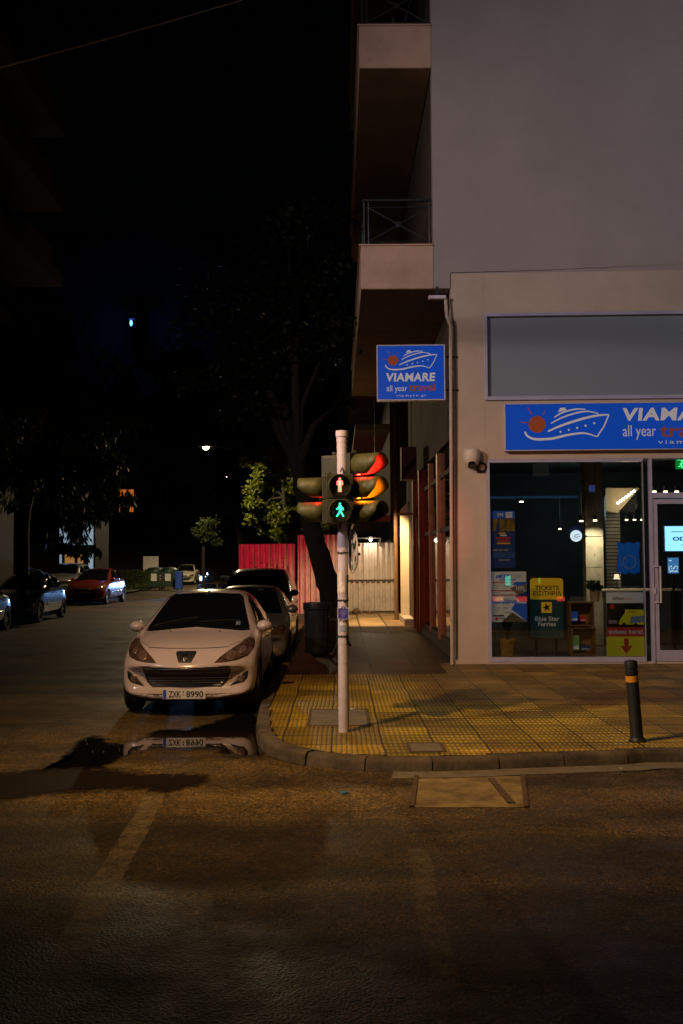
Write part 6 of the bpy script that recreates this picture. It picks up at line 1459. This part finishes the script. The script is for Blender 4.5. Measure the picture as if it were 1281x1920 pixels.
def moto(x, y, label, rz, lit=False):
    t = thing('motorbike', label, 'motorbike', (x, y, .0), rz, 'motorbikes parked across the street')
    for yy in (-.65, .62):
        q = MB(); T_ = Matrix.Translation((0, yy, .30)) @ Matrix.Rotation(R(90), 4, 'Y'); q.lathe([(.22, -.05), (.28, -.05), (.30, 0), (.28, .05), (.22, .05), (.22, -.05)], 24, M=T_); wv = q.build('wheel', M['rubber'], t, smooth=True)
        q = MB(); q.lathe([(.22, -.02), (.2, 0), (.05, .03), (.001, .03)], 16, M=T_); q.build('rim', M['rim'], wv, smooth=True)
    q = MB(); q.tube([(0, .62, .30), (0, .3, .45), (0, -.1, .40), (0, -.35, .75)], .06, 8); q.lathe([(.001, -.25), (.1, -.2), (.16, 0), (.13, .18), (.001, .25)], 14, M=Matrix.Translation((0, -.12, .82)) @ Matrix.Rotation(R(90), 4, 'X')); q.box(-.12, .12, -.2, .2, .3, .6); q.build('frame', M['dark_metal'], t, smooth=True)
    q = MB(); q.tube([(0, .1, .80), (0, .4, .82), (0, .7, .90)], [.12, .14, .07], 10); q.build('seat', M['rubber'], t, smooth=True)
    q = MB(); q.tube([(.06, -.65, .30), (.06, -.45, .9)], .03, 8).tube([(-.06, -.65, .30), (-.06, -.45, .9)], .03, 8); q.build('fork', M['chrome'], t)
    q = MB(); q.tube([(-.36, -.28, 1.02), (-.18, -.42, 1.0), (.18, -.42, 1.0), (.36, -.28, 1.02)], .018, 8)
    q.cyl((-.3, -.4, 1.12), (-.3, -.38, 1.13), .07, n=12).cyl((.3, -.4, 1.12), (.3, -.38, 1.13), .07, n=12).tube([(.3, -.38, 1.12), (.25, -.35, 1.0)], .01, 6).tube([(-.3, -.38, 1.12), (-.25, -.35, 1.0)], .01, 6); q.build('handlebar', M['chrome'], t)
    q = MB(); q.lathe([(.001, .09), (.08, .05), (.10, -.02), (.09, -.05), (.001, -.06)], 18, M=Matrix.Translation((0, -.56, .9)) @ Matrix.Rotation(R(-90), 4, 'X') @ Matrix.Rotation(R(180), 4, 'X')); q.build('headlight', emis('bike_led', (.35, .7, 1), 30) if lit else M['chrome'], t, smooth=True)
    return t
moto(-7.0, 53, 'motorbike with its cold blue headlamp on, turning in the side street', R(-25), True)
moto(-6.0, 55.5, 'unlit motorbike standing left of the other dark one', R(60)); moto(-5.2, 55.0, 'unlit motorbike nearest to the red lit fence', R(70))
lamp('bike_light', 'SPOT', (-7.25, 52.2, 1.0), 700, (.25, .5, 1), .12, (-9.3, 33, .6), 50, .6)
lamp('bike_glow', 'POINT', (-6.7, 51.6, 1.0), 60, (.2, .45, 1), .3)
# post with small signs by the bins
p = at(283, 1050, 66); t = thing('notice_post', 'pale signboard on two legs behind the green containers', 'sign', (p.x, 66, 0))
q = MB(); q.box(-.45, -.4, 0, .05, 0, 2.0).box(.4, .45, 0, .05, 0, 2.0); q.build('leg', M['rail'], t); q = MB(); q.box(-.5, .5, -.03, 0, 1.0, 2.1); q.build('board', M['paper'], t)

# ---------------------------------------------------------------- buildings
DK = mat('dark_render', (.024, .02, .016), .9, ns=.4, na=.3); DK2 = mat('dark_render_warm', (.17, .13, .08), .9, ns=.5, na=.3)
WG = M['glass_dark']
# left apartment block with balconies
xl = at(120, 397, 40).x
lb = thing('apartment_block', 'dark apartment block with stacked balconies along the left edge', 'building', (xl - 2.0, 16, 0))
zk = at(122, 397, 40).z
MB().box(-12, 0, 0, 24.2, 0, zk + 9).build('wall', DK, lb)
for k in range(7):
    z = zk - 3.1 * k + 3.1
    if z < 6.5: break
    q = MB(); q.box(.003, 2.0, 0, 24, z, z + .2); q.box(1.88, 2.0, 0, 24, z + .2, z + .45); 
    for y0 in (1, 7, 13, 19): q.box(1.88, 1.999, y0, y0 + 3.4, z + .45, z + 1.15)
    q.box(.003, 1.88, 23.88, 24.0, z + .2, z + .9); q.build('balcony', DK2, lb)
    q = MB(); q.box(1.90, 1.95, 0, 24, z + 1.2, z + 1.25); q.build('railing', M['rail'], lb)
    for y0 in (3, 9, 15, 21): q = MB(); q.box(.0, .03, y0, y0 + 1.6, z + .25, z + 2.4); q.build('window', WG, lb)
# ground floor glow of the block
# building closing the street
Yb = 90
def px2(px, py): p = at(px, py, Yb); return p.x, p.z
fb = thing('apartment_block', 'dark apartment block closing the far end of the street, one window glowing orange', 'building', (-14, Yb, 0))
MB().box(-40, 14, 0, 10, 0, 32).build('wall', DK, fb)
def win(px0, py0, px1, py1, m_, fr=True):
    x0, z1 = px2(px0, py0); x1, z0 = px2(px1, py1); x0 += 14; x1 += 14
    q = MB(); q.box(x0, x1, -.04, -.01, z0, z1); o = q.build('window', m_, fb)
    if fr:
        q = MB(); mx_ = (x0 + x1) / 2; t_ = .06
        q.box(x0 - t_, x1 + t_, -.09, -.045, z1, z1 + t_).box(x0 - t_, x1 + t_, -.12, -.045, z0 - t_, z0).box(x0 - t_, x0, -.09, -.045, z0, z1).box(x1, x1 + t_, -.09, -.045, z0, z1).box(mx_ - .03, mx_ + .03, -.09, -.045, z0, z1)
        q.build('frame', DK2, o)
win(224, 918, 251, 960, mat('lit_curtain', (.3, .12, .03), .8, ns=3, na=.7, emit=(.7, .17, .02), es=.6))
for (a, b_, c, d) in ((290, 905, 312, 950), (340, 905, 362, 950), (160, 760, 185, 800), (224, 760, 251, 800), (290, 760, 312, 800), (340, 760, 362, 800), (224, 840, 251, 880), (290, 840, 312, 880), (420, 905, 445, 950), (224, 680, 251, 720), (290, 680, 312, 720)): win(a, b_, c, d, WG)
for (a, y_) in ((215, 962), (280, 882)):
    x0, z1 = px2(a, y_); q = MB(); q.box(x0 + 14, x0 + 14 + 2.4, -1.0, -.12, z1 - .15, z1); 
    for k in range(13): q.box(x0 + 14 + k * .19, x0 + 14 + k * .19 + .025, -1.0, -.97, z1, z1 + .9)
    q.box(x0 + 14, x0 + 16.4, -1.01, -.96, z1 + .9, z1 + .95); q.build('balcony', M['rail'], fb)
# lit shop at the far left with an awning
xs0, zs_1 = at(118, 985, 60).x, at(118, 985, 60).z
ls = thing('corner_kiosk', 'small shop with cold white lit front seen through the hanging leaves', 'building', (at(150, 1060, 60).x, 60, 0))
x0 = at(112, 1060, 60).x - ls.location.x; x1 = at(178, 1060, 60).x - ls.location.x; zt_ = at(150, 982, 60).z
MB().box(x0 - .3, x1 + .02, 0, 3.5, 0, zt_ + .25).build('wall', mat('kiosk_wall', (.022, .022, .02), .8, na=.2), ls)
q = MB(); q.box(x0 + .0, x1 - .4, -.05, -.01, at(150, 1022, 60).z, zt_); q.build('lit_panel', mat('kiosk_lit', (.3, .35, .4), .5, ns=2, na=.4, emit=(.6, .8, 1), es=.35), ls)
q = MB(); q.box(x1 - .38, x1 - .1, -.06, -.01, .2, zt_); q.build('lit_post', emis('kiosk_post', (.55, .75, .9), .4), ls)
for i, (a, b_) in enumerate(((112, 116), (122, 140), (146, 156))):
    q = MB(); q.box(at(a, 1060, 60).x - ls.location.x, at(b_, 1060, 60).x - ls.location.x, -.05, -.01, .1, at(a, 1040, 60).z); q.build('window', emis(['kiosk_white', 'kiosk_orange', 'kiosk_orange'][i], [(.7, .85, 1), (1, .45, .12)][min(i, 1)], .3), ls)
q = MB(); q.prism([(x0 - .4, at(150, 1036, 60).z), (x1 + .3, at(150, 1036, 60).z), (x1 + .3, at(150, 1022, 60).z), (x0 - .4, at(150, 1022, 60).z)], -.9, -.06); q.build('awning', mat('kiosk_awning', (.04, .05, .05), .7, na=.2), ls)
q = MB(); q.text('TH', x1 - .36, at(150, 1052, 60).z, .2, -.062, 0, width=.2); 
# window with a cold blue lamp high in the far block
bx, bz = px2(246, 605)
wl = at(246, 605, Yb - 4); t = thing('balcony_lamp', 'small piercing blue light high in the dark between the trees', 'lamp', wl)
MB().lathe([(.001, .25), (.10, .15), (.13, -.1), (.08, -.25), (.001, -.3)], 14).build('bulb', emis('bulb_blue', (.10, .36, 1), 3.6), t, smooth=True)
MB().box(-.25, .25, .1, .2, .3, .4).build('bracket', M['rail'], t); MB().box(-.03, .03, .12, 3.99, .32, .38).build('arm', M['rail'], t)
lamp('balcony_lamp_light', 'POINT', wl + Vector((0, -.35, 0)), 160, (.06, .2, 1), .1)
wl = at(412, 773, Yb - 1); t = thing('balcony_lamp', 'faint cyan light above the lit street lamp', 'lamp', wl); MB().lathe([(.001, .2), (.08, .1), (.08, -.1), (.001, -.2)], 10).build('bulb', emis('bulb_cyan', (.15, .45, .7), 2.5), t, smooth=True); MB().box(-.02, .02, .0, .99, .12, .16).build('arm', M['rail'], t)
# dark neighbour behind the fences, right of the street
nb = thing('apartment_block', 'dark building beyond the fences on the right of the street', 'building', (3.0, 34, 0))
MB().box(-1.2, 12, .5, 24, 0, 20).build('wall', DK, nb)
q = MB(); 
for z in (3.2, 6.4, 9.6): q.box(-2.4, -1.203, .6, 24, z, z + .2)
q.build('balcony', DK2, nb)
# overhead cable
pa, pb = at(-60, 132, 14), at(470, -14, 20)
oc = MB(); a = pa + (pa - pb) * .6; b_ = pb + (pb - pa) * .8
oc.tube([a.lerp(b_, i / 16) - Vector((0, 0, .0 + .12 * math.sin(math.pi * i / 16))) for i in range(17)], .012, 6)
tag(oc.build('overhead_cable', mat('cable_steel', (.55, .42, .22), .5, na=0)), 'thin overhead cable crossing the sky at the top left', 'cable')
for o in list(bpy.data.objects):
    if o.name.startswith('Text') and o.type == 'FONT': bpy.data.objects.remove(o)

# ---------------------------------------------------------------- the other side of the avenue, behind the camera: what the glass mirrors
def refl(px, py, Yp, v=.02):
    u, z = F(px, py, v); h = FM @ Vector((u, v, z)); d = ray(px, py); d = d - FN * (2 * d.dot(FN)); t = (Yp - h.y) / d.y; return h + d * t
ob = thing('shop_row', 'row of lit shops across the avenue, seen only as reflections in the window glass', 'building', (6, -9.5, 0))
MB().box(-26, 26, -8, 0, 0, 16).build('wall', DK, ob)
def oface(px0, py0, px1, py1, m_, name, v=.02):
    a = refl(px0, py0, -9.4, v); b_ = refl(px1, py1, -9.4, v); x0, x1 = sorted((a.x, b_.x)); z0, z1 = sorted((a.z, b_.z))
    q = MB(); q.box(x0 - 6, x1 - 6, .012, .09, max(.2, z0), z1); return q.build(name, m_, ob)
oface(905, 931, 1083, 933.5, emis('neon_blue', (.1, .35, .9), .4), 'neon_strip')
oface(1028, 712, 1058, 742, mat('lit_blind', (.3, .3, .3), .8, ns=1.6, na=.4, emit=(.75, .82, .7), es=.9), 'lit_window', .05)
oface(948, 1080, 958, 1098, emis('signal_glow', (.0, 1, .65), 3.0), 'mirror_glow')  # glow placed for its reflection, stands for a green traffic light
oface(1010, 1083, 1014, 1094, emis('sign_green', (.05, .8, .1), 1.6), 'mirror_glow')
oface(925, 1128, 942, 1132, emis('car_glow_red', (1, .06, .03), 3), 'mirror_glow'); oface(970, 1130, 989, 1134, emis('car_glow_red', (1, .06, .03), 3), 'mirror_glow')  # glowing strips added behind the camera, stand for passing car lights
oface(930, 1133, 944, 1136, emis('car_glow_amber', (1, .45, .05), 2.5), 'mirror_glow')
oface(1045, 1146, 1060, 1150, emis('car_glow_red', (1, .06, .03), 3), 'mirror_glow')
oface(1070, 1140, 1200, 1146, emis('shop_glow', (.9, .6, .3), .12), 'lit_window')
oface(1105, 910, 1116, 922, emis('neon_blue2', (.1, .3, 1), 1.0), 'mirror_glow')
oface(1000, 870, 1030, 892, emis('shop_glow2', (.6, .6, .5), .10), 'lit_window')
for k, (x, z, w_, h_, c, s_) in enumerate(((-8.5, 6.3, 1.2, 1.6, (1, .7, .4), .6), (-12.5, 2.8, 3.5, .5, (.3, .5, 1), .8), (-15, 6.4, 1.2, 1.6, (.4, .6, 1), .4), (-19, 3.0, 2.6, 1.2, (1, .8, .6), .6))):
    q = MB(); q.box(x, x + w_, .012, .08, z, z + h_); q.build('lit_window', emis('opposite_%d' % k, c, s_), ob)

random.seed(31)
q = MB()
for k in range(22):
    x, z = -26 + k * 1.05 + random.uniform(-.3, .3), random.choice((2.6, 2.9, 3.4, 5.6)); q.lathe([(.001, -.07), (.06, -.03), (.07, 0), (.06, .03), (.001, .07)], 10, M=Matrix.Translation((x, .25, z)))
    q.box(x - .01, x + .01, .012, .2, z - .01, z + .01)
q.build('added_glint_bulbs', emis('opposite_bulbs', (1, .78, .5), 40), ob, smooth=True)  # bulbs added out of view for sparkle on car paint and glass
